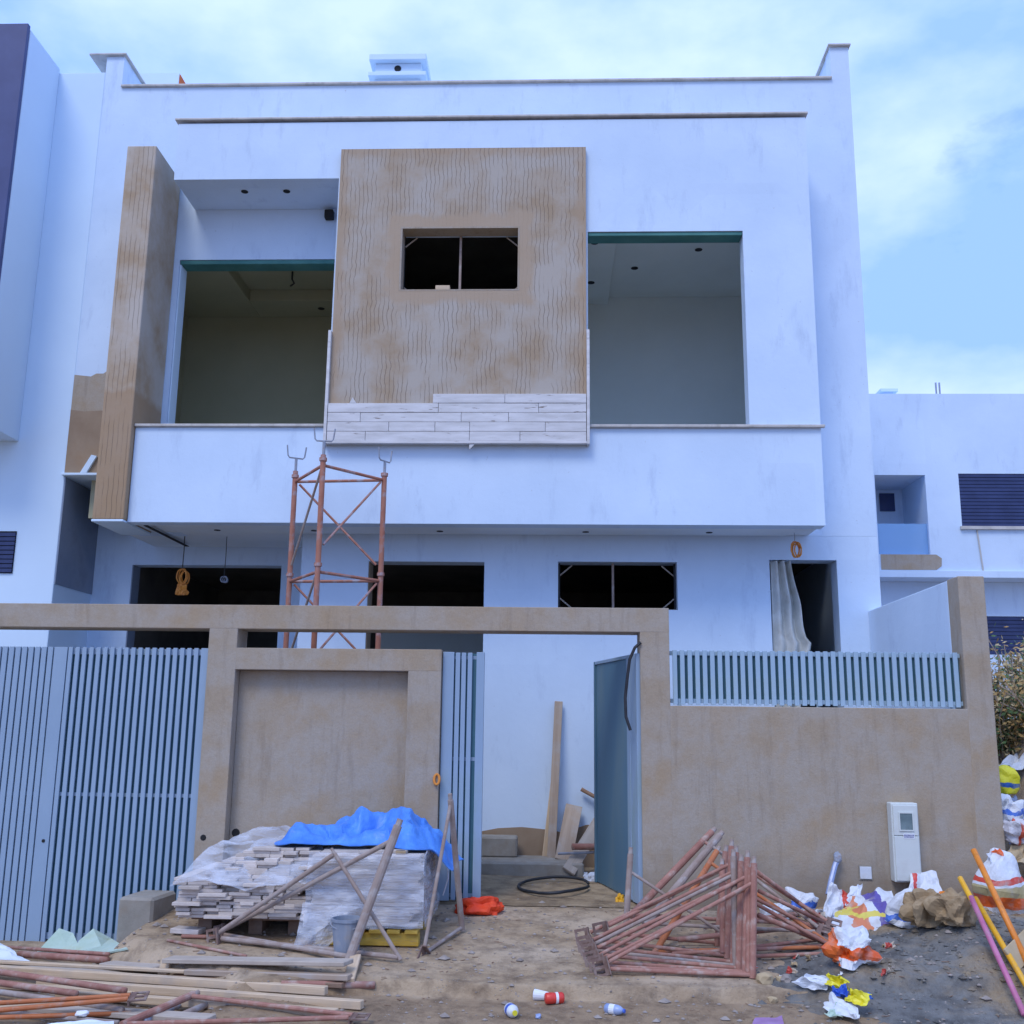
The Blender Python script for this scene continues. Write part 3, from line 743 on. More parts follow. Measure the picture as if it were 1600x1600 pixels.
# rooms on the upper floor
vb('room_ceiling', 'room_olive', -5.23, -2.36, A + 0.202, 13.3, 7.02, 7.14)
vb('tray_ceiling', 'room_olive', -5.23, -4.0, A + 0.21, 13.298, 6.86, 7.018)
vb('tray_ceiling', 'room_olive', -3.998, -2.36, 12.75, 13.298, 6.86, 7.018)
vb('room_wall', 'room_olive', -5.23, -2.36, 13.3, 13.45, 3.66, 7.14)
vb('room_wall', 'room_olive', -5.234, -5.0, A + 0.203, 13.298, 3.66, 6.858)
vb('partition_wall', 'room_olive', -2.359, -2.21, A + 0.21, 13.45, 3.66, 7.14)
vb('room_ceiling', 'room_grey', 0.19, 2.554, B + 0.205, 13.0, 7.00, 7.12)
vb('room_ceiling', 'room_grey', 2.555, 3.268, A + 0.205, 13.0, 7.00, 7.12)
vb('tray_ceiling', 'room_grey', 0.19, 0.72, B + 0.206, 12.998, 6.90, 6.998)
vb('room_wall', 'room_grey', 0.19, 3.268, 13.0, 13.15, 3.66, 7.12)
vb('partition_wall', 'room_grey', 0.06, 0.189, B + 0.205, 13.15, 3.66, 7.58)
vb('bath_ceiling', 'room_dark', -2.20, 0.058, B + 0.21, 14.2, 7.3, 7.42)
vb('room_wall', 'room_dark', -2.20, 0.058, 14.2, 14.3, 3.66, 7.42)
for (x, y, z) in ((1.0, 12.1, 6.995), (1.72, 11.6, 6.995), (0.47, 11.2, 6.895), (0.47, 12.3, 6.895), (-3.1, 13.0, 6.855)):
    MB().lathe(Matrix.Translation((x, y, z)), [(0.045, 0), (0.045, 0.004)]).build('downlight_hole', 'blackhole', villa)
MB().path([(-3.3, 12.2, 7.02), (-3.3, 12.2, 6.92), (-3.27, 12.2, 6.86), (-3.32, 12.21, 6.83)], 0.012).build('ceiling_wire', 'black', villa)
vb('wall_box', 'black', 0.92, 1.15, 12.985, 12.999, 5.06, 5.13, bevel=0)
vb('wall_box', 'black', 0.92, 0.97, 12.984, 12.999, 4.95, 5.055, bevel=0)
vb('wall_box', 'black', -3.30, -3.24, 13.288, 13.299, 4.82, 4.90, bevel=0)
# ground floor interior: deep raw rooms
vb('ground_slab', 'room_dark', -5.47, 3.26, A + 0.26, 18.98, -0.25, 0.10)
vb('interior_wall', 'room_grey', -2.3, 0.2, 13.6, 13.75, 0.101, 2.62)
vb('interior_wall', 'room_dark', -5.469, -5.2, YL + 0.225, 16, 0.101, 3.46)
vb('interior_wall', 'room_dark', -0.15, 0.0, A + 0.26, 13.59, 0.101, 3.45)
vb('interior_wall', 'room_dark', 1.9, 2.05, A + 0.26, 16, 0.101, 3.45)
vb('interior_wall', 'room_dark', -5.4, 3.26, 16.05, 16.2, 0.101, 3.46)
vb('door_jamb', 'damp', -1.995, -1.985, A + 0.02, A + 0.249, 0.1, 3.157, bevel=0)
vb('garage_jamb', 'grey_plaster', -4.986, -4.975, YL + 0.004, YL + 0.22, 0.1, 3.249, bevel=0)

# sub-frames in the small windows: mullion and corner braces
def subframe(x0, x1, z0, z1, y, mx):
    w = MB().box(x0, x0 + 0.02, y, y + 0.05, z0, z1).box(x1 - 0.02, x1, y, y + 0.05, z0, z1)
    f = w.build('window_frame', 'black', villa)
    box('mullion', 'dusty_tube', f, mx - 0.012, mx + 0.012, y - 0.003, y + 0.03, z0, z1)
    for sx, xx in ((1, x0), (-1, x1)):
        for sz, zz in ((1, z0), (-1, z1)):
            MB().tube((xx + sx * 0.02, y + 0.02, zz + sz * 0.13), (xx + sx * 0.15, y + 0.02, zz + sz * 0.02), 0.008, 6).build('corner_brace', 'wood_grey', f)
subframe(0.062, 1.333, 2.656, 3.166, A + 0.12, 0.655)
subframe(-1.653, -0.367, 5.96, 6.698, B + 0.14, -1.02)
box('window_sill', 'room_dark', villa, 0.062, 1.333, A + 0.002, A + 0.248, 2.6545, 2.66)

# bare plaster feature panel, with the first courses of travertine facing
panel = MB().holed(-2.345, 0.345, 4.29, 7.632, B - 0.06, B - 0.001, [(-1.655, -0.365, 5.958, 6.70)]).build('plaster_panel', 'combed', villa)
rv = MB().holed(-1.6545, -0.3655, 5.9585, 6.6995, B - 0.0615, B + 0.13, [(-1.635, -0.385, 5.975, 6.68)]).build('window_reveal', 'beige', panel)
zt = 4.292; rows = [[-2.343, -1.94, -0.86, -0.34, 0.343], [-2.343, -1.70, -1.22, -0.86, -0.08, 0.343], [-2.343, -2.0, -0.95, -0.46, 0.343], [-2.343, -1.19, -0.15, 0.343], [-1.25, -0.5, 0.343]]
for r, xs in enumerate(rows):
    for a, b_ in zip(xs, xs[1:]):
        pr_ = random.uniform(0, 0.006)
        w, h = b_ - a - 0.0035, 0.0985
        o = MB().bbox(Matrix.Translation(((a + b_) / 2, B - 0.082 - pr_ / 2, zt + 0.048)), w, 0.040 + pr_, h, 0.003).build('facing_stone', 'travertine', panel)
    zt += 0.1015
for x0 in (-2.378, 0.3465): box('edge_trim', 'travertine', panel, x0, x0 + 0.031, B - 0.11, B - 0.001, 4.26, 5.50, bevel=0.003)
box('edge_trim', 'travertine', panel, -2.346, 0.3455, B - 0.112, B - 0.061, 4.262, 4.2895, bevel=0.003)
MB().prism([(-0.86, 4.262), (-0.80, 4.262), (-0.86, 4.20)], 1, B - 0.10, B - 0.085).build('stone_shim', 'travertine', panel)
MB().prism([(-2.12, 4.700), (-2.05, 4.700), (-2.09, 4.76)], 1, B - 0.10, B - 0.07).build('stone_shim', 'travertine', panel)

# chimney block on the roof
ch = MB().box(-2.36, -1.75, 12.2, 12.9, 8.26, 9.955).build('chimney', 'white2', villa, bevel=0.01)
box('chimney_cornice', 'white2', ch, -2.435, -1.675, 12.12, 12.98, 9.725, 9.785, bevel=0.008)
box('chimney_cornice', 'white2', ch, -2.43, -1.68, 12.12, 12.98, 9.956, 10.045, bevel=0.008)
MB().tube((-2.06, 12.192, 9.875), (-2.06, 12.199, 9.875), 0.045, 16).build('flue_hole', 'blackhole', ch)

# ================================================================ neighbours
nl = thing('neighbour_house', (-7.3, 10.6, -0.3), 'smooth white house with a dark navy wall panel, adjoining the bare pillar side', 'house')
box('wall', 'white2', nl, -11.0, -5.4525, A + 0.004, 18.0, -0.3, 9.15, bevel=0.01)
bay = box('bay', 'white2', nl, -11.0, -6.02, 10.42, A + 0.003, 4.50, 9.20, bevel=0.01)
box('navy_panel', 'navy', nl, -11.0, -6.025, 10.36, 10.418, 4.9, 9.24, bevel=0.004)
box('window_recess_shade', 'blackhole', nl, -7.5, -5.925, A - 0.004, A + 0.0035, 3.0, 3.47)  # thin black sheet on the wall, its colour standing in for recess shade
for k in range(9):
    box('shutter_slat', 'shutter', nl, -7.5, -5.93, A - 0.02, A - 0.005, 3.01 + k * 0.05, 3.05 + k * 0.05)

nr = thing('neighbour_house', (6.5, 16, 0), 'white house with navy roller shutters and a small glass fronted balcony', 'house')
Yn = 16.0
MB().holed(4.0, 14, 3.83, 6.65, Yn, Yn + 0.25, [(5.0, 5.775, 4.08, 5.33), (6.285, 12, 4.52, 5.355)]).build('upper_wall', 'white', nr)
box('floor_band', 'white', nr, 4.0, 14, Yn - 0.04, Yn + 0.6, 3.72, 3.828, bevel=0.006)
MB().holed(4.0, 14, 0, 3.718, Yn + 0.45, Yn + 0.7, [(6.58, 9, 2.6, 3.19)]).build('lower_wall', 'white', nr)
box('side_wall', 'white', nr, 3.9, 4.0, Yn + 0.002, 24, 0, 6.64)
box('roof', 'white', nr, 4.0, 14, Yn + 0.26, 24, 6.4, 6.6)
box('balcony_back', 'white', nr, 4.9, 5.9, Yn + 1.1, Yn + 1.2, 3.9, 5.6)
box('balcony_side', 'white', nr, 5.776, 5.86, Yn + 0.252, Yn + 1.098, 3.9, 5.5)
box('balcony_side', 'white', nr, 4.9, 4.999, Yn + 0.252, Yn + 1.098, 3.9, 5.5)
box('balcony_ceiling', 'white', nr, 5.0, 5.775, Yn + 0.252, Yn + 1.098, 5.34, 5.42)
box('balcony_floor', 'concrete', nr, 5.0, 5.775, Yn + 0.252, Yn + 1.098, 3.95, 4.07)
box('window', 'shutter', nr, 5.40, 5.64, Yn + 1.07, Yn + 1.098, 4.98, 5.28)
box('balustrade_glass', 'glass', nr, 5.002, 5.773, Yn + 0.06, Yn + 0.075, 4.085, 4.57)
MB().prism([(5.02, 3.84), (5.85, 3.84), (5.93, 3.90), (5.94, 4.02), (5.86, 4.078), (5.02, 4.078)], 1, Yn - 0.008, Yn - 0.001).build('bare_patch', 'beige', nr)
def shutter(x0, x1, z0, z1, y):
    s = box('shutter', 'shutter', nr, x0, x1, y + 0.03, y + 0.06, z0, z1)
    mb = MB(); k = int((z1 - z0) / 0.055)
    for i in range(k):
        a = z0 + (z1 - z0) * i / k
        mb.box(x0, x1, y + 0.008, y + 0.029, a + 0.004, a + (z1 - z0) / k - 0.006)
    mb.build('shutter_slats', 'shutter', s)
shutter(6.288, 12, 4.523, 5.352, Yn); shutter(6.582, 9, 2.602, 3.188, Yn + 0.45)
box('window_sill', 'stone_cap', nr, 6.25, 12, Yn - 0.05, Yn - 0.001, 4.47, 4.518)
cb = box('chimney', 'white', nr, 5.61, 5.78, 17.2, 17.6, 6.601, 7.071); box('chimney_cap', 'white', cb, 5.55, 5.84, 17.15, 17.7, 7.072, 7.121)
for x in (6.61, 6.67): MB().tube((x, 17.5, 6.60), (x, 17.5, 7.342), 0.016, 8).build('vent_pipe', 'grey_steel', nr)
MB().tube((6.545, Yn - 0.012, 3.83), (6.50, Yn - 0.012, 4.46), 0.012, 6).build('drain_pipe', 'stone_cap', nr)

# roof-top room of a house further back, white with an orange flank
rh = thing('rooftop_house', (-7, 24, 0), 'white roof room with an orange side wall peeping over the parapet', 'house')
box('wall', 'white2', rh, -10.6, -8.35, 20.5, 25, 0, 15.6); box('orange_flank', 'roof_orange', rh, -8.349, -8.33, 20.52, 25, 0, 15.58)

# ================================================================ street wall, gates, fence
G = 8.85
bw = thing('street_wall', (-1.0, G, 0), 'bare beige plaster street wall with a portal beam over the open gateway and a blank niche', 'wall')
def wb(name, mat, *b, bevel=0.005): return box(name, mat, bw, *b, bevel=bevel)
wb('portal_beam', 'beige', -7.2, 0.983, G, G + 0.30, 2.206, 2.41)
wb('gate_pillar', 'beige', -2.93, -2.685, G + 0.0015, G + 0.299, -0.4, 2.24)
wb('niche_head', 'beige', -2.70, -0.932, G + 0.003, G + 0.298, 1.862, 2.045)
wb('niche_jamb', 'beige', -1.212, -0.9325, G + 0.0045, G + 0.297, -0.3, 1.90)
wb('niche_back', 'beige', -2.684, -1.213, G + 0.13, G + 0.296, -0.3, 1.861)
wb('gate_post', 'beige', 0.737, 0.9825, G + 0.0015, G + 0.299, -0.2, 2.24)
wb('low_wall', 'beige', 0.95, 3.43, G + 0.003, G + 0.25, -0.2, 1.60)
wb('end_pillar', 'beige', 3.406, 3.625, G, G + 0.25, -0.2, 2.70, bevel=0.008)
wb('far_post', 'beige', -7.2, -6.95, G + 0.001, G + 0.299, -0.4, 2.205)
wb('service_box', 'concrete', 2.455, 2.56, G - 0.004, G + 0.001, 0.25, 0.36, bevel=0)
wb('service_plate', 'whiteplast', 2.462, 2.553, G - 0.012, G - 0.0045, 0.258, 0.352, bevel=0.003)
for (x, z, r) in ((-2.63, 0.52, 0.035), (-2.86, 0.49, 0.025)):
    MB().lathe(Matrix.Translation((x, G - 0.0005 if x < -2.7 else G + 0.1295, z)) @ Matrix.Rotation(pi / 2, 4, 'X'), [(r, 0), (r * 0.8, 0.003)], 9).build('fixing_hole', 'blackhole', bw)
# painted side wall running back to the house
sw = MB()
p = [(3.407, 9.102), (3.60, 9.102), (3.50, A - 0.003), (3.335, A - 0.003)]
sw.add([(x, y, -0.2) for x, y in p] + [(p[0][0], p[0][1], 2.695), (p[1][0], p[1][1], 2.695), (p[2][0], p[2][1], 2.66), (p[3][0], p[3][1], 2.66)],
       [(3, 2, 1, 0), (4, 5, 6, 7), (0, 1, 5, 4), (1, 2, 6, 5), (2, 3, 7, 6), (3, 0, 4, 7)])
tag(sw.build('side_wall', 'white', None, bevel=0.01), 'white painted boundary wall running back from the tall end pillar to the house', 'wall')

def copy_part(src, parent, loc):
    o = src.copy(); COL.objects.link(o); o.parent = parent; o.location = loc; return o

# leaning driveway gate: backing sheet, rails, slats; built upright then tipped back
dg = thing('driveway_gate', (-3.92, 8.90, -0.36), 'wide blue grey slatted steel gate closing the driveway beside the niche pillar', 'gate')
def lb(name, mat, parent, *b, bevel=0.002): # local box under an empty
    o = MB().box(*b).build(name, mat, None, bevel=bevel); c = o.location.copy(); o.parent = parent; o.location = c; return o
HG = 2.40
lb('backing_sheet', 'gate_back', dg, -1.65, 0.965, 0.028, 0.034, 0.02, HG - 0.02, bevel=0)
for z in (0.03, 1.16, HG - 0.06): lb('rail', 'gate', dg, -1.65, 0.963, 0.011, 0.027, z, z + (0.03 if z == 1.16 else 0.05))
for x0, x1 in ((-0.36, -0.245), (0.953, 0.985), (-1.69, -1.652)): lb('stile', 'gate', dg, x0, x1, -0.014, 0.026, 0.0, HG)
s0 = lb('slat', 'gate', dg, -0.236, -0.200, -0.012, 0.010, 0.0, HG)
for k in range(1, 20): copy_part(s0, dg, s0.location + Vector((0.0608 * k, 0, 0)))
s1 = lb('slat', 'gate', dg, -0.416, -0.372, -0.012, 0.010, 0.0, HG)
for k in range(1, 22): copy_part(s1, dg, s1.location + Vector((-0.057 * k, 0, 0)))
MB().lathe(Matrix.Translation((-0.29, -0.0145, 0.80)) @ Matrix.Rotation(pi / 2, 4, 'X'), [(0.014, 0), (0.014, 0.004)], 10).build('lock_hole', 'blackhole', None)
lk = bpy.data.objects['lock_hole']; lk.parent = dg

# narrow fixed gate leaf beside the niche
nl_ = thing('gate_leaf', (-0.75, 8.93, 0.0), 'narrow blue grey slatted gate leaf against the niche jamb', 'gate')
for x0, x1 in ((-0.925, -0.83), (-0.64, -0.572)): box('stile', 'gate', nl_, x0, x1, 8.905, 8.95, 0.025, 2.03, bevel=0.003)
for x in (-0.815, -0.765, -0.712): box('slat', 'gate', nl_, x - 0.002, x + 0.036, 8.91, 8.938, 0.03, 2.025, bevel=0.002)
box('backing_sheet', 'gate_back', nl_, -0.829, -0.641, 8.942, 8.946, 0.03, 2.02)
for z in (0.05, 1.13, 1.97): box('rail', 'gate', nl_, -0.829, -0.641, 8.939, 8.9415, z, z + 0.03)

# swung-open leaf
hl = thing('gate_leaf', (0.62, 9.1, 0.0), 'solid blue grey sheet gate leaf swung open into the yard', 'gate')
hx, hy, fx, fy = 0.728, 8.87, 0.42, 10.09
def leafpoly(t0, t1, w0, w1, z0, z1, name, mat):
    d = Vector((fx - hx, fy - hy)); n = Vector((-d.y, d.x)).normalized(); o = Vector((hx, hy))
    P = [o + d * t + n * w for t, w in ((t0, w0), (t1, w0), (t1, w1), (t0, w1))]
    return MB().prism([(q.x, q.y) for q in P], 2, z0, z1).build(name, mat, hl, bevel=0.003)
leafpoly(0.13, 0.97, -0.01, 0.012, 0.04, 2.0, 'sheet', 'leaf_sheet')
leafpoly(0.0, 0.129, -0.025, 0.025, 0.03, 2.03, 'stile', 'gate')
leafpoly(0.971, 1.0, -0.02, 0.025, 0.03, 2.03, 'stile', 'leaf_sheet')
leafpoly(0.13, 0.97, -0.02, 0.025, 2.001, 2.03, 'top_rail', 'gate')
leafpoly(0.13, 0.20, 0.0125, 0.03, 0.04, 2.0, 'cover_strip', 'gate')

# slatted fence on the low wall
fe = thing('slat_fence', (2.2, 8.9, 1.6), 'low pale grey slatted steel fence on top of the beige street wall', 'fence')
box('backing_sheet', 'gate_back', fe, 1.035, 3.395, 8.935, 8.939, 1.64, 2.05)
for z in (1.625, 2.02): box('rail', 'gate_pale', fe, 0.99, 3.40, 8.915, 8.934, z, z + 0.035, bevel=0.002)
for x in (1.05, 2.2, 3.3): box('foot', 'gate_pale', fe, x, x + 0.03, 8.916, 8.933, 1.601, 1.624)
f0 = MB().box(1.012, 1.049, 8.893, 8.914, 1.612, 2.062).build('slat', 'gate_pale', fe, bevel=0.002)
for k in range(1, 38): copy_part(f0, fe, f0.location + Vector((0.0628 * k, 0, 0)))

# cable dangling on the open leaf
MB().path([(0.742, 8.840, 2.118), (0.692, 8.830, 2.074), (0.649, 8.840, 1.978), (0.628, 8.860, 1.820), (0.611, 8.870, 1.662), (0.615, 8.870, 1.505), (0.650, 8.860, 1.396)], 0.013).build('cable', 'black', None)
tag(bpy.data.objects['cable'], 'black cable end hanging from the portal beam over the open gate leaf', 'cable')
MB().path([(-0.945 + 0.022 * cos(a), 8.84 + 0.01 * sin(a), 0.98 + 0.04 * sin(a)) for a in spaced(0, 2 * pi, 14)[:-1]], 0.011, closed=True).build('strap_loop', 'cable_orange', None)
tag(bpy.data.objects['strap_loop'], 'small yellow strap loop hung on the narrow gate leaf', 'strap')

# meter cabinet
mb_ = thing('meter_cabinet', (2.81, G, 0.25), 'tall white plastic meter cabinet with a small window on the beige wall', 'meter box')
box('casing', 'meter', mb_, 2.703, 2.915, G - 0.11, G - 0.001, 0.25, 0.855, bevel=0.008)
box('door', 'meter', mb_, 2.715, 2.905, G - 0.122, G - 0.111, 0.262, 0.600, bevel=0.004)
box('door', 'meter', mb_, 2.715, 2.905, G - 0.122, G - 0.111, 0.606, 0.838, bevel=0.004)
box('window', 'meter_win', mb_, 2.765, 2.862, G - 0.126, G - 0.1225, 0.65, 0.775, bevel=0.003)
wf = MB().holed(2.755, 2.872, 0.64, 0.785, G - 0.130, G - 0.1225, [(2.765, 2.862, 0.65, 0.775)]).build('window_frame', 'meter', mb_)
st = box('sticker', 'paper', mb_, 2.785, 2.872, G - 0.1245, G - 0.1225, 0.583, 0.622)
rs = random.Random(3)
for i, z in enumerate((0.613, 0.600)):
    x = 2.79
    while x < 2.862:
        w = rs.uniform(0.004, 0.011)
        box('print_mark', 'ink', st, x, x + w, G - 0.1253, G - 0.1246, z - 0.009, z); x += w + 0.003
box('lock', 'plate', mb_, 2.85, 2.882, G - 0.128, G - 0.1225, 0.268, 0.302)

# blue conduit stub in front of the wall
cs = MB().path([(2.167, 8.700, 0.154), (2.207, 8.740, 0.259), (2.255, 8.790, 0.365), (2.275, 8.800, 0.398)], 0.022).build('conduit_stub', 'pale_blue', None)
tag(cs, 'grey blue conduit stub with a taped end poking up by the wall', 'pipe')
lump('taped_end', 'grey_steel', cs, (2.279, 8.800, 0.388), (0.06, 0.05, 0.08), seed=4)

# ================================================================ shoring tower in the yard
tw = thing('shoring_tower', (-2.1, 9.85, 0.02), 'triangular rusty red shoring tower with U heads standing behind the portal beam', 'scaffold tower')
LEG = [Vector((-2.16, 9.45, 0)), Vector((-1.675, 10.05, 0)), Vector((-2.59, 10.13, 0))]
for i, (l, top) in enumerate(zip(LEG, (3.90, 3.86, 3.91))):
    MB().tube((l.x, l.y, gh(l.x, l.y) + 0.02), (l.x, l.y, top), 0.026, 12).build('leg', 'tower_tube', tw)
    box('base_plate', 'plate', tw, l.x - 0.07, l.x + 0.07, l.y - 0.07, l.y + 0.07, gh(l.x, l.y), gh(l.x, l.y) + 0.018)
    for z in (0.87, 1.87, 2.86, 3.86):
        if z < top - 0.01 or True: MB().tube((l.x, l.y, min(z, top) - 0.02), (l.x, l.y, min(z, top) + 0.012), 0.036, 12).build('collar', 'tower_tube', tw)
    sp_ = MB().tube((l.x, l.y, top), (l.x, l.y, top + 0.13), 0.014, 8).build('jack_spindle', 'grey_steel', tw)
    a = (0.2, 1.0, 0.5)[i]; dx, dy = cos(a) * 0.085, sin(a) * 0.085
    t0 = top + 0.135
    u = MB().path([(l.x - dx * 1.15, l.y - dy * 1.15, t0 + 0.125), (l.x - dx, l.y - dy, t0 + 0.02), (l.x - dx * 0.8, l.y - dy * 0.8, t0), (l.x + dx * 0.8, l.y + dy * 0.8, t0), (l.x + dx, l.y + dy, t0 + 0.02), (l.x + dx * 1.15, l.y + dy * 1.15, t0 + 0.125)], 0.008, 6)
    u.build('u_head', 'grey_steel', tw)
def off(a, b, z, k=0.03):
    d = (b - a).normalized() * k; return (a.x + d.x, a.y + d.y, z)
for n_, z in enumerate((0.80, 1.80, 2.79, 3.80)):
    for i in range(3):
        a, b = LEG[i], LEG[(i + 1) % 3]
        MB().tube(off(a, b, z), off(b, a, z), 0.015, 8).build('ledger', 'tower_tube', tw)
for z0, z1 in ((0.12, 0.77), (0.86, 1.77), (1.86, 2.76), (2.85, 3.77)):
    MB().tube(off(LEG[1], LEG[0], z1, 0.05), off(LEG[0], LEG[1], z0 + 0.2, 0.05), 0.012, 8).build('diagonal_brace', 'tower_tube', tw)
    MB().tube(off(LEG[2], LEG[1], z1, 0.05), off(LEG[1], LEG[2], z0 + 0.1, 0.05), 0.012, 8).build('diagonal_brace', 'tower_tube', tw)
    MB().tube(off(LEG[0], LEG[2], z1, 0.04), off(LEG[2], LEG[0], z0 + 0.1, 0.04), 0.012, 8).build('diagonal_brace', 'dusty_tube', tw)

# ================================================================ things hanging from the balcony
def coil(name, mat, label, top, cz, w, h, loops, r, seed, wire='cable_orange'):
    t = thing(name, (top[0], top[1], cz - h), label, 'cable coil')
    rr = random.Random(seed); pts = []
    for k in range(loops * 14):
        a = 2 * pi * k / 14; s = 1 - 0.25 * (k // 14) / loops + rr.uniform(-0.05, 0.05)
        pts.append((top[0] + w * s * sin(a) + 0.01 * (k // 14), top[1] + 0.03 * cos(a * 0.7), cz + h * s * cos(a) - 0.004 * k / 14))
    MB().path(pts, r, 6).build('coil', mat, t)
    MB().path([(top[0], top[1], top[2]), (top[0] + 0.004, top[1], (top[2] + cz + h) / 2), (top[0], top[1], cz + h * 0.9)], r * 0.7, 5).build('drop_wire', wire, t)
    return t
p = (-4.093, 11.300, 3.004); coil('cable_coil', 'cable_orange', 'long twisted coil of orange cable hanging in front of the garage opening', (p[0], 11.3, 3.45), p[2], 0.045, 0.085, 5, 0.008, 1, 'black')
p = (-4.082, 11.300, 2.862); lump('coil_tail', 'cable_orange', bpy.data.objects['cable_coil'], (p[0], 11.3, p[2] - 0.07), (0.10, 0.06, 0.15), seed=9, amp=0.5, freq=3)
p = (-3.619, 11.300, 2.972); coil('cable_coil', 'grey_steel', 'small knot of grey wire hanging beside the long orange coil', (p[0], 11.3, 3.45), p[2], 0.028, 0.035, 3, 0.006, 2, 'black')
p = (2.526, 10.850, 3.266); coil('cable_coil', 'cable_orange', 'orange cable loop hanging from the balcony soffit above the narrow doorway', (p[0], 10.85, 3.44), p[2], 0.045, 0.085, 4, 0.007, 3, 'grey_steel')

# dusty plastic curtain in the narrow doorway
cv = MB(); nu, nv = 26, 30; vs = []
for j in range(nv + 1):
    t = j / nv; z = 3.19 - t * 1.75
    right = lerp(0.20, 0.37, min(1, t * 1.6)) if t < 0.5 else lerp(0.37, 0.20, (t - 0.5) * 2)
    right += 0.03 * noise.noise(Vector((t * 6, 2, 0)))
    for i in range(nu + 1):
        u = i / nu
        x = 2.335 + u * right + 0.10 * t * u * 0.3
        y = A + 0.03 + 0.045 * sin(u * 17 + t * 2.5) * (0.4 + u) + 0.03 * noise.noise(Vector((u * 4, t * 5, 1)))
        vs.append((x, y, z))
cv.add(vs, [(j * (nu + 1) + i, j * (nu + 1) + i + 1, (j + 1) * (nu + 1) + i + 1, (j + 1) * (nu + 1) + i) for j in range(nv) for i in range(nu)])
tag(cv.build('door_curtain', 'cloth_white', None, smooth=True, solidify=0.003), 'dusty white sheet hanging down one side of the narrow doorway', 'curtain')

# block and lath left on the sill of the panel window
o = MB().bbox(Matrix.Translation((-1.19, B + 0.03, 5.9755 + 0.035)), 0.155, 0.08, 0.07, 0.004).build('sill_block', 'wood_new', None)
tag(o, 'pale block left on the sill of the small upper window', 'block')

# ================================================================ yard
step = tag(MB().bbox(Matrix.Translation((-0.55, 10.70, 0.075)), 1.72, 0.62, 0.15, 0.015).build('step_slab', 'concrete', None), 'broad concrete step slab below the white house wall', 'step')
lowstep = tag(MB().bbox(Matrix.Translation((-0.62, 10.93, 0.245)), 0.56, 0.28, 0.19, 0.015).build('step_block', 'concrete', None), 'smaller concrete step block set on the slab by the doorway', 'step')

def leaner(name, mat, label, cat, p0, p1, w, h, roll=0, group=None):
    return tag(stick(name, mat, p0, p1, w, h, roll=roll, up=(0, -1, 0.2)), label, cat, group)
leaner('timber', 'wood_old', 'tall weathered timber leaning upright on the white house wall', 'timber', (-0.002, 10.860, 0.111), (0.071, 11.100, 1.681), 0.085, 0.03)
leaner('timber', 'wood_new', 'shorter timber leaning behind the tall weathered one', 'timber', (-0.073, 10.950, 0.105), (0.040, 11.125, 1.068), 0.05, 0.03)
leaner('scaffold_board', 'wood_old', 'short wide board leaning on the wall between timber and gate leaf', 'board', (0.117, 10.720, 0.136), (0.231, 11.080, 0.632), 0.17, 0.035)
leaner('scaffold_board', 'wood_grey', 'slanting grey board half hidden by the open gate leaf', 'board', (0.161, 10.350, 0.082), (0.537, 10.950, 0.578), 0.13, 0.03)
def rod(name, mat, label, cat, a, b, r, group=None): return tag(MB().tube(a, b, r, 10).build(name, mat, None, smooth=True), label, cat, group)
rod('steel_tube', 'rust', 'short rusty tube resting on the leaning boards behind the gate leaf', 'tube', (0.199, 10.420, 0.301), (0.544, 10.500, 0.298), 0.03)
rod('steel_tube', 'grey_steel', 'thin grey rod resting across the leaning boards in the yard', 'rod', (0.064, 10.400, 0.237), (0.543, 10.500, 0.251), 0.012)
rod('steel_tube', 'wood_dark', 'thin brown rod leaning high on the wall beside the gate leaf', 'rod', (0.303, 11.080, 0.798), (0.640, 11.050, 0.622), 0.02)
for k, (px_, sz) in enumerate(((0.40, 0.16), (0.52, 0.12), (0.30, 0.09), (0.45, 0.10), (0.62, 0.14))):
    y_ = 10.2 + 0.12 * (k % 3)
    tag(lump('rubble_piece', 'stone_bit' if k % 2 else 'whiteplast', None, (px_, y_, gh(px_, y_) - 0.01), (sz, sz * 0.8, sz * 0.7), seed=20 + k, amp=0.35), 'broken rubble piece heaped behind the open gate leaf', 'rubble', 'rubble behind the gate leaf')
hose = MB().path([(0.02 + 0.30 * cos(a) + 0.04 * sin(2 * a), 9.62 + 0.42 * sin(a), gh(0.02 + 0.30 * cos(a), 9.62 + 0.42 * sin(a)) + 0.03 + 0.015 * (1 + sin(a * 1.5))) for a in spaced(0.3, 2 * pi + 0.1, 30)], 0.013)
tag(hose.build('hose', 'black', None, smooth=True), 'loop of dark hose lying on the yard floor inside the gateway', 'hose')

ob = lump('orange_cloth', 'orange_cloth', None, (-0.56, 8.62, gh(-0.56, 8.62) - 0.01), (0.34, 0.22, 0.13), seed=5, amp=0.3, freq=2, pinch=0.2)
tag(ob, 'bright orange cloth bundle on the ground by the narrow gate leaf', 'cloth')
o = lump('yellow_bracket', 'pole_yellow', None, (0.562, 9.082, 0.000), (0.06, 0.05, 0.08), seed=8, amp=0.5); tag(o, 'small yellow and black clip lying at the foot of the gate leaf', 'clip')

# ================================================================ stone on pallets
def bbmesh(name, sx, sy, sz, b, mat):
    mb = MB().bbox(Matrix.Identity(4), sx, sy, sz, b); me = bpy.data.meshes.new(name)
    me.from_pydata([tuple(p) for p in mb.v], [], mb.f); me.materials.append(M[mat]); me.update(); return me
def inst(name, me, parent, loc, rot=(0, 0, 0)):
    o = bpy.data.objects.new(name, me); COL.objects.link(o); put(o, loc, parent); o.rotation_euler = rot; return o

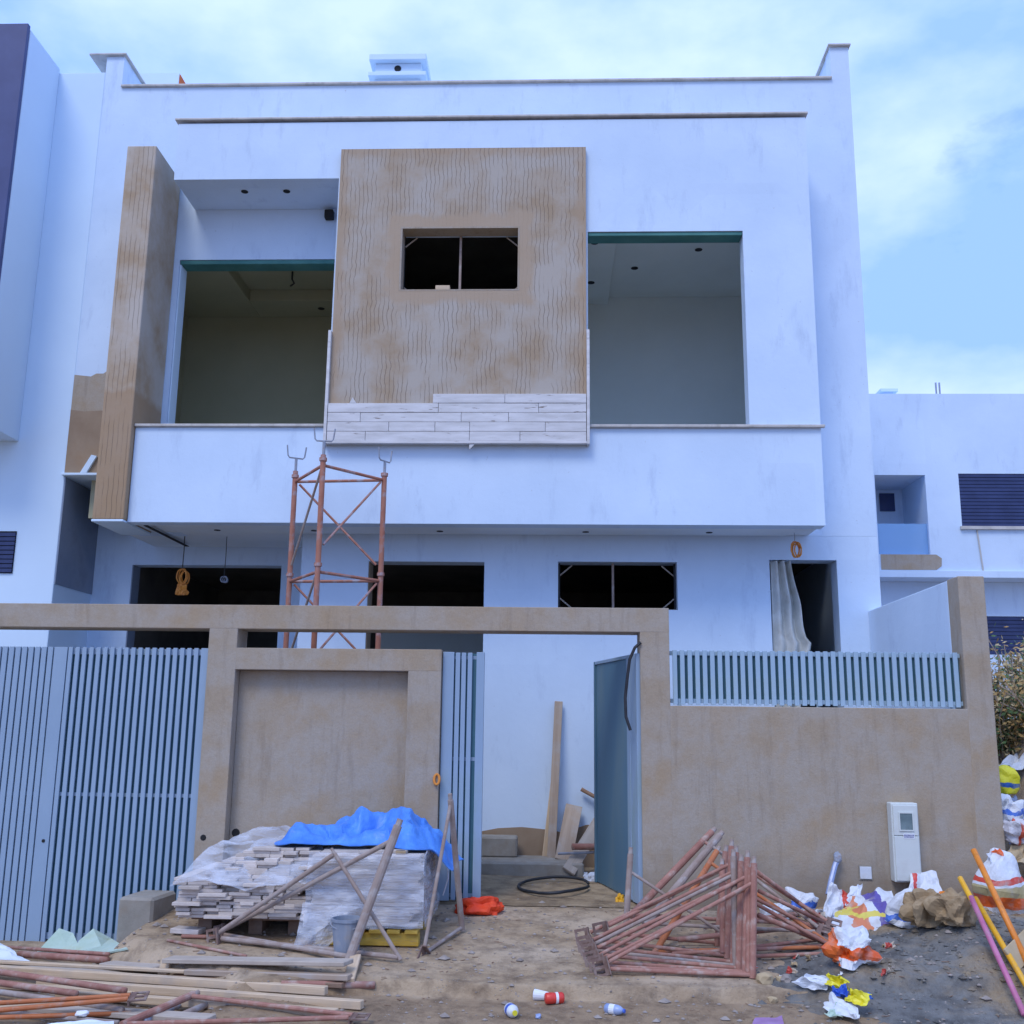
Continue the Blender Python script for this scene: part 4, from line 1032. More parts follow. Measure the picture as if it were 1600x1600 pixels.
# left stack: plank ends towards the street, laid on a timber pallet
rs = random.Random(11)
sx0, sx1, sy0, sy1 = -2.66, -1.72, 7.78, 8.78
zb = -0.10
ls = thing('stone_stack', ((sx0 + sx1) / 2, 8.2, zb), 'loose stack of dusty travertine planks, uneven ends outward, draped with torn film', 'stone stack')
box('pallet', 'wood_dark', ls, sx0 + 0.06, sx1 - 0.04, sy0 + 0.12, sy1, zb + 0.12, zb + 0.15, bevel=0.004)
for x in (sx0 + 0.1, (sx0 + sx1) / 2, sx1 - 0.18): box('pallet_block', 'wood_dark', ls, x, x + 0.1, sy0 + 0.16, sy0 + 0.4, gh(x, 8) - 0.02, zb + 0.119, bevel=0.004)
pms = [bbmesh('stone_plank', w, 0.92, 0.0215, 0.002, 'slab') for w in (0.10, 0.15, 0.20)]
lay = 21
for j in range(lay):
    left = sx0 + (0.0 if j < 10 else 0.040 * (j - 9)); x = left + rs.uniform(-0.03, 0.02)
    z = zb + 0.162 + j * 0.0222
    front = sy0 + (0.0 if j < 11 else 0.022 * (j - 10))
    if j in (10, 11): x = sx0 - 0.05
    while x < sx1 - 0.09:
        i = rs.choice((0, 0, 1, 1, 2)); w = (0.10, 0.15, 0.20)[i]
        y = front + 0.46 + rs.uniform(-0.02, 0.02) - (0.05 if rs.random() < 0.14 else 0) + (0.05 if rs.random() < 0.10 else 0)
        inst('stone_plank', pms[i], ls, (x + w / 2, y, z), (rs.uniform(-.004, .004), rs.uniform(-.006, .006), rs.uniform(-0.02, 0.02)))
        x += w + rs.uniform(0.001, 0.006)
sheet('torn_film', 'film', ls, [(sx0 - 0.06, sy0 - 0.07, zb + 0.40), (sx1 + 0.02, sy0 - 0.07, zb + 0.38), (sx1 - 0.02, sy1 - 0.1, zb + 0.70), (sx0 + 0.4, sy1 - 0.1, zb + 0.70)], 30, 22, 0.03, 5, 3, thick=0.001, sag=lambda u, w: 0.10 * sin(w * pi) * (1 if w < 0.5 else 0.7))

# right stack: film wrapped, long sides to the street, on a yellow pallet
rx0, rx1, ry0, ry1 = -1.69, -0.91, 7.66, 8.62
zr = gh(-1.2, 7.8) - 0.005
rsx = thing('stone_stack', ((rx0 + rx1) / 2, 8.1, zr), 'film wrapped stack of travertine planks on a yellow pallet under the blue tarp', 'stone stack')
for y in (ry0 + 0.02, (ry0 + ry1) / 2, ry1 - 0.1): box('pallet_bearer', 'yellow_wood', rsx, rx0 + 0.05, rx1 - 0.01, y, y + 0.09, zr, zr + 0.085, bevel=0.004)
for k in range(6): box('pallet_board', 'yellow_wood', rsx, rx0 + 0.05 + k * 0.125, rx0 + 0.05 + k * 0.125 + 0.09, ry0 - 0.01, ry1, zr + 0.0855, zr + 0.108, bevel=0.003)
box('pallet_board', 'yellow_wood', rsx, rx1 - 0.09, rx1 + 0.005, ry0 + 0.12, ry1, zr + 0.1085, zr + 0.13, bevel=0.003)
pm2 = bbmesh('stone_plank', 0.76, 0.17, 0.0215, 0.002, 'slab')
for j in range(21):
    z = zr + 0.144 + j * 0.0222
    n = 5 if j < 20 else 3
    for k in range(n):
        dx = rs.uniform(-0.012, 0.012) - (0.06 if j in (1, 2, 3) and k == 0 else 0)
        inst('stone_plank', pm2, rsx, ((rx0 + rx1) / 2 + dx, ry0 + 0.09 + k * 0.19 + rs.uniform(-.012, .006), z), (0, 0, rs.uniform(-.012, .012)))
zt0, zt1 = zr + 0.12, zr + 0.62
sheet('wrap_film', 'film', rsx, [(rx0 - 0.03, ry0 - 0.025, zt0), (rx1 + 0.025, ry0 - 0.025, zt0), (rx1 + 0.02, ry0 - 0.02, zt1), (rx0 - 0.02, ry0 - 0.02, zt1)], 30, 16, 0.012, 6, 5, thick=0.001)
sheet('wrap_film', 'film', rsx, [(rx1 + 0.028, ry0 - 0.02, zt0), (rx1 + 0.028, ry1, zt0), (rx1 + 0.022, ry1, zt1), (rx1 + 0.022, ry0 - 0.02, zt1)], 26, 16, 0.014, 7, 6, thick=0.001)
sheet('film_flap', 'film', rsx, [(rx0 - 0.06, ry0 - 0.14, zr + 0.02), (rx0 + 0.16, ry0 - 0.12, zr + 0.0), (rx0 + 0.36, ry0 - 0.03, zr + 0.26), (rx0 - 0.04, ry0 - 0.03, zr + 0.28)], 10, 10, 0.02, 3, 8, thick=0.001)
MB().path([(rx1 + 0.04, ry1 - 0.05, zr + 0.52), (rx1 + 0.09, ry1 - 0.02, zr + 0.44), (rx1 + 0.10, ry1 - 0.02, zr + 0.33), (rx1 + 0.06, ry1, zr + 0.2)], 0.006, 6).build('strapping', 'whiteplast', rsx)
ztop = zr + 0.144 + 20 * 0.0222 + 0.011
for (x, y, r, lab, mt) in ((-1.30, 7.80, 0.3, 'broken stone offcut lying flat on the wrapped stack', 'slab'), (-1.12, 7.86, -0.5, 'narrow stone offcut on top of the wrapped stack', 'slab'), (-1.08, 7.80, 0.2, 'reddish chip of stone on the wrapped stack', 'brown_paper')):
    o = MB().bbox(Matrix.Translation((x, y, ztop + 0.012)) @ Matrix.Rotation(r, 4, 'Z'), 0.16 if mt == 'slab' else 0.07, 0.07, 0.02, 0.003).build('stone_offcut', mt, None); tag(o, lab, 'stone')

# blue tarpaulin heaped over the back of the stacks
tv = []; nu, nv = 110, 60
for j in range(nv + 1):
    w = j / nv
    for i in range(nu + 1):
        u = i / nu
        x = lerp(-2.05, -0.72, u) + 0.05 * noise.noise(Vector((u * 5, w * 4, 2)))
        front = 8.02 + 0.10 * noise.noise(Vector((u * 4.2, 0, 7))) - 0.16 * sm(0.55, 0.75, u) + 0.16 * sm(0.86, 1.0, u)
        y = lerp(front, 8.74, w)
        q = Vector((u * 2.2 + 0.12 * noise.noise(Vector((u * 5, w * 3, 3))), w * 1.1, 0.4))
        h = fold(q, 31) * 1.3 + fold(q * 2.3, 57) * 0.55
        env = sm(0, 0.22, w) * sm(0, 0.10, u) * (1 - 0.7 * sm(0.72, 1.0, u))
        hump = 0.10 * math.exp(-((u - 0.40) / 0.20) ** 2) + 0.075 * math.exp(-((u - 0.72) / 0.15) ** 2) + 0.02
        z = ztop + 0.03 + (hump * 1.15 + 0.115 * h) * env + 0.02 * max(0, h) * (1 - env)
        if u > 0.88: z -= 0.16 * sm(0.88, 1.0, u)
        y += 0.05 * fold(q * 1.4, 83) * env; x += 0.04 * fold(q * 1.6, 91) * env
        tv.append((x, y, max(z, ztop + 0.012) if u <= 0.86 else z))
tb = MB().add(tv, [(j * (nu + 1) + i, j * (nu + 1) + i + 1, (j + 1) * (nu + 1) + i + 1, (j + 1) * (nu + 1) + i) for j in range(nv) for i in range(nu)])
tag(tb.build('tarpaulin', 'tarp', None, smooth=False, solidify=0.006), 'crumpled bright blue tarpaulin heaped on the stone stacks', 'tarpaulin')

# bucket under the flap
bx, by = -1.38, 7.46; bz = gh(bx, by) - 0.004
bk = thing('bucket', (bx, by, bz), 'dusty grey blue plastic bucket standing before the wrapped stack', 'bucket')
MB().lathe(Matrix.Translation((bx, by, bz)), [(0.075, 0), (0.08, 0.01), (0.105, 0.24), (0.112, 0.242), (0.112, 0.26), (0.10, 0.26), (0.08, 0.03), (0.0, 0.03)], 22).build('tub', 'bucket', bk, smooth=False)
MB().path([(bx + 0.112 * cos(a), by - 0.03 + -0.06 * sin(a), bz + 0.245 - 0.05 * sin(a)) for a in spaced(0, pi, 12)], 0.004, 6).build('handle', 'grey_steel', bk)

# concrete kerb block between driveway and stack
kb = MB().bbox(Matrix.Translation((-3.12, 8.42, -0.12)) @ Matrix.Rotation(-0.10, 4, 'Z'), 0.28, 0.40, 0.46, 0.02)
tag(kb.build('concrete_block', 'concrete', None), 'low rough concrete block between driveway gate and loose stone stack', 'concrete block')

# ================================================================ triangular scaffold frames
def scaffold_frame(label, lb_, lt_, tip, mat='rust', group='loose scaffold frames', rl=0.022, rb=0.0128, tipdir=None, top_d=0.12, bot_d=0.02, bar=True, rot=None):
    """leg tube from lb_ to lt_, a diagonal and a bar running to a slotted bracket at the tip"""
    lb_, lt_, tip = Vector(lb_), Vector(lt_), Vector(tip)
    t = thing('shoring_trestle', (lb_ + lt_ + tip) / 3, label, 'scaffold frame', group)
    ax = (lt_ - lb_).normalized()
    MB().tube(lb_, lt_, rl, 12).build('leg', mat, t, smooth=False)
    MB().tube(lt_ + ax * 0.0, lt_ + ax * 0.045, rl * 0.72, 10).build('spigot', 'dusty_tube', t)
    a = lt_ - ax * top_d; b = lb_ + ax * bot_d
    d1 = (tip - a).normalized(); n = (lt_ - lb_).cross(tip - lb_).normalized()
    MB().tube(a + d1 * rl * 0.6, tip + ax * 0.022, rb, 10).build('diagonal', mat, t)
    if bar: MB().tube(b + (tip - b).normalized() * rl * 0.6, tip - ax * 0.022, rb, 10).build('bar', mat, t)
    out = (tip - (a + b) / 2).normalized()
    m = align(out, n); m.translation = tip + out * 0.035
    # bent angle bracket with two slots
    h = 0.115
    mbk = MB()
    mm = m
    def pl(x0, x1, z0, z1, th=0.004):
        mbk.add([mm @ Vector(p) for p in [(x, y, z) for x in (x0, x1) for y in (z0, z1) for z in (-th, th)]], [(0, 1, 3, 2), (4, 6, 7, 5), (0, 4, 5, 1), (2, 3, 7, 6), (0, 2, 6, 4), (1, 5, 7, 3)])
    # plate lies in the frame's plane (x outward, y along the leg); slots left open
    pl(-0.03, 0.0, -h / 2, h / 2)
    for (y0, y1) in ((-h / 2, -h / 2 + 0.018), (-0.009, 0.009), (h / 2 - 0.018, h / 2)): pl(0.0, 0.055, y0, y1)
    pl(0.055, 0.072, -h / 2, h / 2)
    mm = m @ Matrix.Translation((-0.03, 0, 0.014)) @ Matrix.Rotation(pi / 2, 4, 'Y')
    pl(-0.02, 0.02, -h / 2, h / 2)
    mbk.build('bracket', 'plate', t)
    return t

# heap by the low wall: legs upright to the right, brackets to the left
heap = 'scaffold frames heaped by the low wall'
F = [  # leg bottom, leg top, bracket
 ((1.287, 7.181, -0.145), (1.352, 7.360, 0.536), (0.376, 7.198, -0.086), 'outermost rusty frame of the heap, longest bar along the ground'),
 ((1.250, 7.247, -0.141), (1.325, 7.440, 0.564), (0.325, 7.344, -0.074), 'second rusty frame of the heap behind the outermost'),
 ((1.225, 7.336, -0.137), (1.295, 7.520, 0.529), (0.315, 7.494, -0.060), 'third rusty frame of the heap behind the outermost'),
 ((1.209, 7.462, -0.124), (1.279, 7.620, 0.576), (0.286, 7.642, -0.040), 'fourth rusty frame of the heap behind the outermost'),
 ((1.192, 7.589, -0.110), (1.269, 7.740, 0.606), (0.276, 7.840, -0.026), 'innermost upright rusty frame of the heap')]
for lb_, lt_, tp, lab in F: scaffold_frame(lab, lb_, lt_, tp, group=heap)
for lb_, lt_, tp, lab in (
 ((1.267, 7.204, -0.142), (1.336, 7.420, 0.500), (0.350, 7.242, -0.080), 'short legged rusty frame jammed behind the outermost of the heap'),
 ((1.217, 7.385, -0.132), (1.251, 7.560, 0.557), (0.301, 7.568, -0.050), 'pinkish rusty frame squeezed between the third and fourth of the heap'),
 ((1.171, 7.894, -0.088), (1.261, 7.950, 0.548), (0.398, 7.750, 0.035), 'leaning rusty frame behind the innermost upright one'),
 ((1.169, 7.600, -0.080), (1.223, 7.900, 0.456), (1.894, 7.800, 0.011), 'rusty frame turned the other way, bracket towards the sacks'),
 ((1.280, 7.550, -0.109), (1.335, 7.720, 0.395), (1.901, 7.600, -0.042), 'low rusty frame turned the other way, half under the sacks')):
    scaffold_frame(lab, lb_, lt_, tp, group=heap, mat='dusty_tube' if 'pinkish' in lab else 'rust')
scaffold_frame('tall rusty frame laid over on its leg at the back of the heap', (0.576, 8.050, 0.072), (1.262, 8.620, 0.619), (1.940, 7.900, 0.079), group=heap, rl=0.026)
scaffold_frame('brown frame with its leg slanting across the heap below the tallest', (0.670, 7.920, 0.035), (1.302, 8.500, 0.602), (1.840, 7.750, 0.061), mat='dusty_tube', group=heap, rl=0.028)
scaffold_frame('orange rusted frame slanting low inside the heap', (0.711, 7.700, -0.109), (1.249, 8.300, 0.509), (1.883, 7.660, -0.021), mat='orange_tube', group=heap, rl=0.022)
scaffold_frame('dusty frame standing against the open gate leaf with one thin brace', (0.532, 7.900, 0.010), (0.576, 7.980, 0.516), (1.290, 7.800, -0.067), mat='dusty_tube', group=heap, rl=0.022, rb=0.011, bar=False)
for k, (a, b) in enumerate((((1.412, 7.600, 0.454), (1.945, 8.250, 0.082)), ((1.415, 7.550, 0.336), (1.996, 7.950, 0.046)), ((1.099, 8.000, 0.021), (1.958, 8.300, 0.092)), ((0.885, 7.750, -0.024), (1.841, 7.900, 0.060)), ((1.396, 7.500, 0.187), (1.889, 7.750, -0.021)), ((0.825, 7.620, -0.091), (1.853, 7.680, -0.033)))):
    rod('scaffold_tube', 'rust', ('short rusty tube poking out of the heap towards the sacks', 'thin rusty rod sloping down from the heap to the sacks', 'rusty rod lying deep at the back of the heap', 'dark rusty rod lying level inside the heap', 'thick rusty tube sloping out of the heap base', 'long red rod lying level along the heap base')[k], 'tube', a, b, (0.016, 0.014, 0.016, 0.018, 0.018, 0.013)[k], heap + ' (loose tubes)')

# dusty frames leaning on the stone stacks
lean = 'dusty frames propped on the stone stacks'
scaffold_frame('dusty wooden brown frame propped against the loose stone stack', (-1.333, 7.309, -0.111), (-1.056, 7.450, 0.734), (-2.318, 7.809, -0.044), mat='dusty_tube', group=lean, rl=0.030, rb=0.017, top_d=0.10)
scaffold_frame('thinner dusty frame crossing behind the propped one', (-0.995, 7.353, -0.113), (-1.508, 7.560, 0.529), (-2.322, 7.706, -0.051), mat='dusty_tube', group=lean, rl=0.014, rb=0.017, top_d=0.0)
scaffold_frame('dusty frame standing on edge beside the yellow pallet', (-0.650, 8.079, -0.048), (-0.735, 7.850, 0.884), (-0.858, 7.552, -0.085), mat='dusty_tube', group=lean, rl=0.022, rb=0.013, top_d=0.02)

# ================================================================ street litter, timber and tubes
# --- pale battens and planks lying along the road edge
tim = 'timber laid along the road edge'
def plank(label, a, b, w, h, mat='wood_new', name='batten', roll=0): return tag(stick(name, mat, a, b, w, h, roll=roll), label, 'timber', tim)
plank('longest pale batten beneath the rusty tubes, running under the grey plank', (-4.168, 7.658, -0.279), (-1.380, 6.846, -0.195), 0.05, 0.05)
plank('pale batten with a squared end lying next to the longest one', (-3.432, 7.372, -0.301), (-1.124, 6.665, -0.227), 0.05, 0.05)
plank('shorter pale batten with a clean sawn end nearest the red rods', (-3.168, 7.089, -0.303), (-1.255, 6.558, -0.249), 0.055, 0.045)
plank('thin pale lath behind the longest batten', (-4.190, 7.688, -0.240), (-2.421, 7.319, -0.206), 0.04, 0.022)
plank('broad greenish plank at the back of the timber pile', (-4.324, 7.938, -0.315), (-2.624, 7.416, -0.271), 0.13, 0.03, 'wood_grey')
plank('second long lath under the red tubes', (-3.973, 7.323, -0.310), (-2.292, 7.087, -0.300), 0.06, 0.03)
plank('greyed plank lying lowest beneath the red tubes', (-3.681, 6.810, -0.301), (-1.963, 6.447, -0.268), 0.12, 0.03, 'wood_grey')
plank('splintered pale lath among the orange rods', (-3.455, 6.474, -0.265), (-2.802, 6.816, -0.262), 0.035, 0.02)
plank('cement grey plank with a reddish edge on top of the timber', (-2.586, 7.430, -0.156), (-1.277, 7.003, -0.063), 0.13, 0.028, 'wood_grey', 'plank')
plank('brown edged plank lying in front of the cement grey plank', (-2.409, 7.307, -0.203), (-1.255, 6.948, -0.137), 0.07, 0.035, 'wood_old', 'plank')
plank('dark board between the two planks and the battens', (-2.521, 7.368, -0.250), (-1.282, 6.953, -0.180), 0.10, 0.03, 'wood_dark', 'plank')
plank('short grey board end beside the curled wire', (-3.099, 7.687, -0.247), (-2.626, 7.431, -0.210), 0.15, 0.03, 'wood_grey', 'plank')
plank('pale offcut bearing the ends of the two planks', (-1.290, 7.323, -0.089), (-1.264, 6.956, -0.158), 0.07, 0.03, 'wood_new', 'plank')
plank('small pale crosspiece under the left end of the planks', (-2.594, 7.450, -0.156), (-2.602, 7.397, -0.250), 0.07, 0.03, 'wood_new', 'plank')
# --- red and orange scaffold frames flat on the road
road = 'scaffold frames lying on the road edge'
scaffold_frame('orange rusted frame flat on the road, bracket standing up on the battens', (-3.441, 6.314, -0.252), (-3.472, 6.560, -0.201), (-2.493, 6.548, -0.185), mat='orange_tube', group=road, rl=0.022, rb=0.014)
scaffold_frame('red frame flat on the road with its bracket at the batten ends', (-2.414, 6.259, -0.263), (-2.193, 6.805, -0.224), (-1.151, 6.443, -0.236), mat='rust', group=road, rl=0.022, rb=0.014, top_d=0.03)
tb_ = 'loose tubes on the timber pile'
def ltube(label, a, b, r, mat='rust'): return rod('scaffold_tube', mat, label, 'tube', a, b, r, tb_)
ltube('red tube slanting across the battens to the bracket', (-3.990, 7.328, -0.199), (-2.620, 6.812, -0.213), 0.020)
ltube('second red tube below the slanting one', (-3.915, 7.207, -0.243), (-2.941, 6.854, -0.247), 0.020)
ltube('mauve dusty tube lying below the red tubes', (-3.868, 7.134, -0.281), (-2.523, 6.543, -0.255), 0.018, 'dusty_tube')
ltube('orange rod lying lowest among the tubes', (-3.395, 6.300, -0.261), (-2.477, 6.558, -0.275), 0.013, 'orange_tube')
ltube('dusty rod crossing under the orange frame', (-3.598, 6.663, -0.296), (-2.478, 6.375, -0.281), 0.014, 'dusty_tube')
ltube('rough rusty tube with an open end by the driveway', (-3.947, 8.124, -0.287), (-3.119, 7.729, -0.231), 0.024)
ltube('thin rusty bar lying along the foot of the driveway gate', (-4.177, 8.399, -0.296), (-3.114, 7.732, -0.193), 0.013)
ltube('whitewashed rusty tube end sticking out by the plank ends', (-1.685, 6.949, -0.187), (-1.101, 6.977, -0.186), 0.022)
ltube('dark rod lying under the red frame on the road', (-2.339, 6.399, -0.277), (-2.252, 6.968, -0.297), 0.014, 'grey_steel')
ltube('short dusty tube end beside the dark rod', (-2.213, 6.435, -0.284), (-2.098, 6.767, -0.272), 0.02, 'dusty_tube')
ltube('rusty rod half buried by the loose stone stack', (-2.697, 7.718, -0.090), (-2.036, 7.375, -0.114), 0.010)
ltube('short rusty tube under the bracket of the propped frame', (-2.622, 7.788, -0.075), (-2.320, 7.793, -0.075), 0.013)
MB().path([(-2.882, 7.543, -0.250), (-2.873, 7.527, -0.230), (-2.836, 7.509, -0.218), (-2.797, 7.489, -0.225), (-2.777, 7.488, -0.245)], 0.007, 6).build('wire_hoop', 'black', None)
tag(bpy.data.objects['wire_hoop'], 'small hoop of black wire on the grey board end', 'wire')
o = stick('stone_offcut', 'slab', (-2.724, 7.914, -0.053), (-2.505, 7.875, -0.055), 0.12, 0.035); tag(o, 'single stone plank offcut in front of the loose stack', 'stone')
# sheets by the gate
def tri_sheet(name, mat, label, pts, th=0.012):
    """stiff bent board pieces standing on edge"""
    n = len(pts); vs = [Vector(p) for p in pts]; c = sum(vs, Vector()) / n + Vector((0.03, -0.012, -0.02))
    mb = MB().add([tuple(v) for v in vs] + [tuple(c)], [(i, (i + 1) % n, n) for i in range(n)])
    return tag(mb.build(name, mat, None, solidify=th), label, 'sheet')
tri_sheet('green_board', 'pale_green', 'pale green bent board piece propped on the foot of the driveway gate', [(-3.924, 8.360, -0.325), (-3.880, 8.600, -0.196), (-3.764, 8.600, -0.231), (-3.590, 8.379, -0.317)])
tri_sheet('green_board', 'pale_green', 'second pale green board piece, pointed, propped next to the bent one', [(-3.623, 8.353, -0.317), (-3.664, 8.500, -0.268), (-3.603, 8.600, -0.195), (-3.444, 8.550, -0.254), (-2.960, 7.681, -0.151), (-3.150, 7.820, -0.207)])
sheet('white_sheet', 'white_sheet', None, [(-4.090, 7.592, -0.239), (-3.683, 7.742, -0.258), (-4.066, 8.175, -0.241), (-4.476, 8.362, -0.229)], 8, 6, 0.02, 3, 2, thick=0.004)
tag(bpy.data.objects['white_sheet'], 'white plastic sheet folded at the end of the driveway gate', 'sheet')
o = sheet('wet_sheet', 'white_sheet', None, [(-2.819, 6.072, -0.244), (-2.408, 6.120, -0.247), (-2.461, 6.260, -0.231), (-2.797, 6.212, -0.246)], 8, 4, 0.008, 3, 4, thick=0.003); tag(o, 'white cyan plastic sheet under the orange rods on the road', 'sheet')
o = lump('paper_scrap', 'paper', None, (-2.720, 6.435, -0.264), (0.08, 0.04, 0.03), seed=3); tag(o, 'white paper scrap wedged among the orange rods', 'paper')

# ================================================================ dark sand heap
def sand_h(x, y):
    d = 0.25 * math.exp(-((x - 3.10) / 0.90) ** 2 - ((y - 7.55) / 0.78) ** 2) + 0.09 * math.exp(-((x - 1.95) / 0.5) ** 2 - ((y - 7.25) / 0.5) ** 2)
    d += 0.06 * noise.noise(Vector((x * 3, y * 3, 9))) * min(1, d * 8) + 0.03 * noise.noise(Vector((x * 9, y * 9, 2))) * min(1, d * 8)
    return gh(x, y) - 0.035 + d + 0.016 * noise.noise(Vector((x * 5, y * 5, 3))) + 0.010 * noise.noise(Vector((x * 13, y * 13, 6)))
sp = heightfield('sand_pile', 'sand', spaced(1.05, 4.3, 90), spaced(6.2, 8.83, 76), sand_h)
tag(sp, 'heap of dark grey building sand below the meter cabinet', 'sand pile')
def sz(x, y): return max(gh(x, y), sand_h(x, y) if 1.05 < x < 4.3 and 6.2 < y < 8.83 else -9)

# ================================================================ sacks and rubbish along the wall
SK = {}
SK['logo'] = printed('sack_white_red_disc', WHT, [((0.60, 0.05, 0.04), 0, -0.06, -0.03)], 4)
SK['picture'] = printed('sack_purple_orange', WHT, [((0.12, 0.09, 0.34), 0, 0.09, 0.18), ((0.66, 0.22, 0.10), 0, -0.10, 0.02), ((0.70, 0.58, 0.1), 2, 0.13, 0.16)], 5)
SK['orange'] = printed('sack_orange_white', WHT, [((0.70, 0.10, 0.01), 2, 0.06, 0.13), ((0.72, 0.14, 0.02), 0, -0.16, -0.09)], 7)
SK['cement'] = printed('sack_cement_orange', WHT, [(ORG, 2, 0.06, 0.15), ((0.45, 0.37, 0.18), 2, 0.15, 0.23), ((0.62, 0.06, 0.03), 2, 0.25, 0.29)], 2)
SK['stripe'] = printed('sack_red_stripes', (0.58, 0.56, 0.58), [((0.58, 0.10, 0.05), 0, -0.06, -0.03), ((0.58, 0.10, 0.05), 0, 0.04, 0.075)], 2)
SK['redpart'] = printed('sack_white_red', WHT, [((0.60, 0.06, 0.03), 0, 0.05, 0.13)], 4)
SK['bluewhite'] = printed('sack_blue_white', WHT, [((0.06, 0.16, 0.55), 2, 0.07, 0.11)], 6)
SK['yellowblue'] = printed('bag_yellow_blue', (0.74, 0.68, 0.02), [((0.02, 0.10, 0.35), 2, 0.05, 0.09)], 3, (0.6, 0.55, 0.1))
def sack(label, mat, loc, size, rz=0, tilt=(0, 0), seed=1, cat='sack', name='cement_sack', **kw):
    o = lump(name, mat, None, loc, size, rz, tilt, seed, **kw)
    return tag(o, label, cat)
def sheet_thing(name, mat, label, cat, corners, amp, freq, seed, n=14, thick=0.003):
    o = sheet(name, mat, None, corners, n, n, amp, freq, seed, thick=thick); return tag(o, label, cat)
S_ = lambda k: SK[k]
sheet_thing('empty_sack', S_('redpart'), 'empty white sack with a red patch standing up by the blue conduit', 'sack', [(2.045, 8.437, 0.017), (2.243, 8.425, 0.031), (2.323, 8.600, 0.172), (2.155, 8.600, 0.244)], 0.03, 3, 11)
sheet_thing('clear_bag', 'whiteplast', 'small clear plastic bag behind the red patched sack', 'bag', [(2.229, 8.500, 0.106), (2.353, 8.480, 0.098), (2.417, 8.620, 0.265), (2.326, 8.620, 0.216)], 0.02, 3, 12, 10)
sheet_thing('empty_sack', S_('picture'), 'flattened white sack printed with purple and orange on the sand slope', 'sack', [(1.973, 8.013, -0.026), (2.431, 7.932, 0.057), (2.617, 8.550, 0.212), (2.295, 8.550, 0.188)], 0.035, 3.2, 13, 20)
sack('small white sack heaped against the purple printed one', S_('bluewhite'), (2.528, 8.038, 0.049), (0.28, 0.22, 0.27), 0.4, (0.2, 0.2), 14, amp=0.35, pinch=0.4, name='empty_sack')
sheet_thing('empty_sack', S_('logo'), 'white sack with a red ring mark leaning under the meter cabinet', 'sack', [(2.742, 8.620, 0.129), (3.015, 8.600, 0.165), (3.023, 8.740, 0.345), (2.832, 8.740, 0.313)], 0.018, 2.5, 15)
sack('crumpled brown paper sack under the ring marked one', 'brown_paper', (2.633, 7.814, 0.090), (0.30, 0.24, 0.24), 0.2, (0, 0), 16, amp=0.45, freq=2.2, name='paper_sack')
sack('second crumpled brown paper sack towards the poles', 'brown_paper', (2.770, 7.679, 0.124), (0.30, 0.24, 0.24), 0.9, (0, 0), 17, amp=0.5, freq=2.0, name='paper_sack')
sack('torn scrap of orange sack on the brown paper sacks', 'pole_orange', (2.967, 8.400, 0.176), (0.14, 0.08, 0.05), 0.1, (0, 0), 18, amp=0.5, freq=2.5, name='sack_scrap')
sack('blue and white plastic bag behind the scaffold heap', S_('bluewhite'), (1.951, 8.633, 0.010), (0.22, 0.16, 0.18), 0.3, (0, 0), 19, amp=0.4, name='plastic_bag', cat='bag')
sack('pale lilac plastic bag tucked behind the upright scaffold legs', 'whiteplast', (1.730, 8.519, -0.012), (0.20, 0.16, 0.14), 0.3, (0, 0), 29, amp=0.4, name='plastic_bag', cat='bag')
sack('crumpled orange and white plastic sack on the edge of the sand heap', S_('orange'), (1.900, 7.179, -0.052), (0.24, 0.22, 0.21), 0.4, (0.1, 0.1), 20, amp=0.5, freq=2.3, sub=4, name='plastic_sack')
# wrappers trodden into the sand
wr = 'food wrappers trodden into the sand'
for k, (px0, m_, lab, cor) in enumerate((
    (0, 'whiteplast', 'white torn wrapper beside the yellow one on the sand', [(1.494, 7.020, -0.124), (1.699, 6.966, -0.159), (1.736, 7.002, -0.085), (1.604, 7.043, -0.082)]),
    (1, 'yellow', 'yellow crumpled wrapper on the sand', [(1.689, 6.980, -0.133), (1.795, 6.884, -0.146), (1.827, 6.935, -0.084), (1.725, 6.988, -0.068)]),
    (2, 'blue', 'deep blue wrapper between the two yellow ones', [(1.702, 6.855, -0.163), (1.783, 6.817, -0.167), (1.809, 6.891, -0.125), (1.724, 6.903, -0.123)]),
    (3, 'yellow', 'larger yellow wrapper twisted beside the blue one', [(1.754, 6.764, -0.162), (1.843, 6.660, -0.177), (1.900, 6.741, -0.118), (1.794, 6.789, -0.110)]),
    (4, 'whiteplast', 'long white wrapper with a folded end below the blue one', [(1.618, 6.772, -0.202), (1.781, 6.529, -0.229), (1.819, 6.758, -0.188), (1.698, 6.867, -0.151)]),
    (5, 'pale_green', 'green wrapper under the long white one', [(1.609, 6.653, -0.236), (1.714, 6.655, -0.221), (1.726, 6.754, -0.203), (1.650, 6.723, -0.211)]))):
    o = sheet('wrapper', m_, None, cor, 9, 8, 0.022, 3.2, 40 + k, thick=0.002); tag(o, lab, 'wrapper', wr)
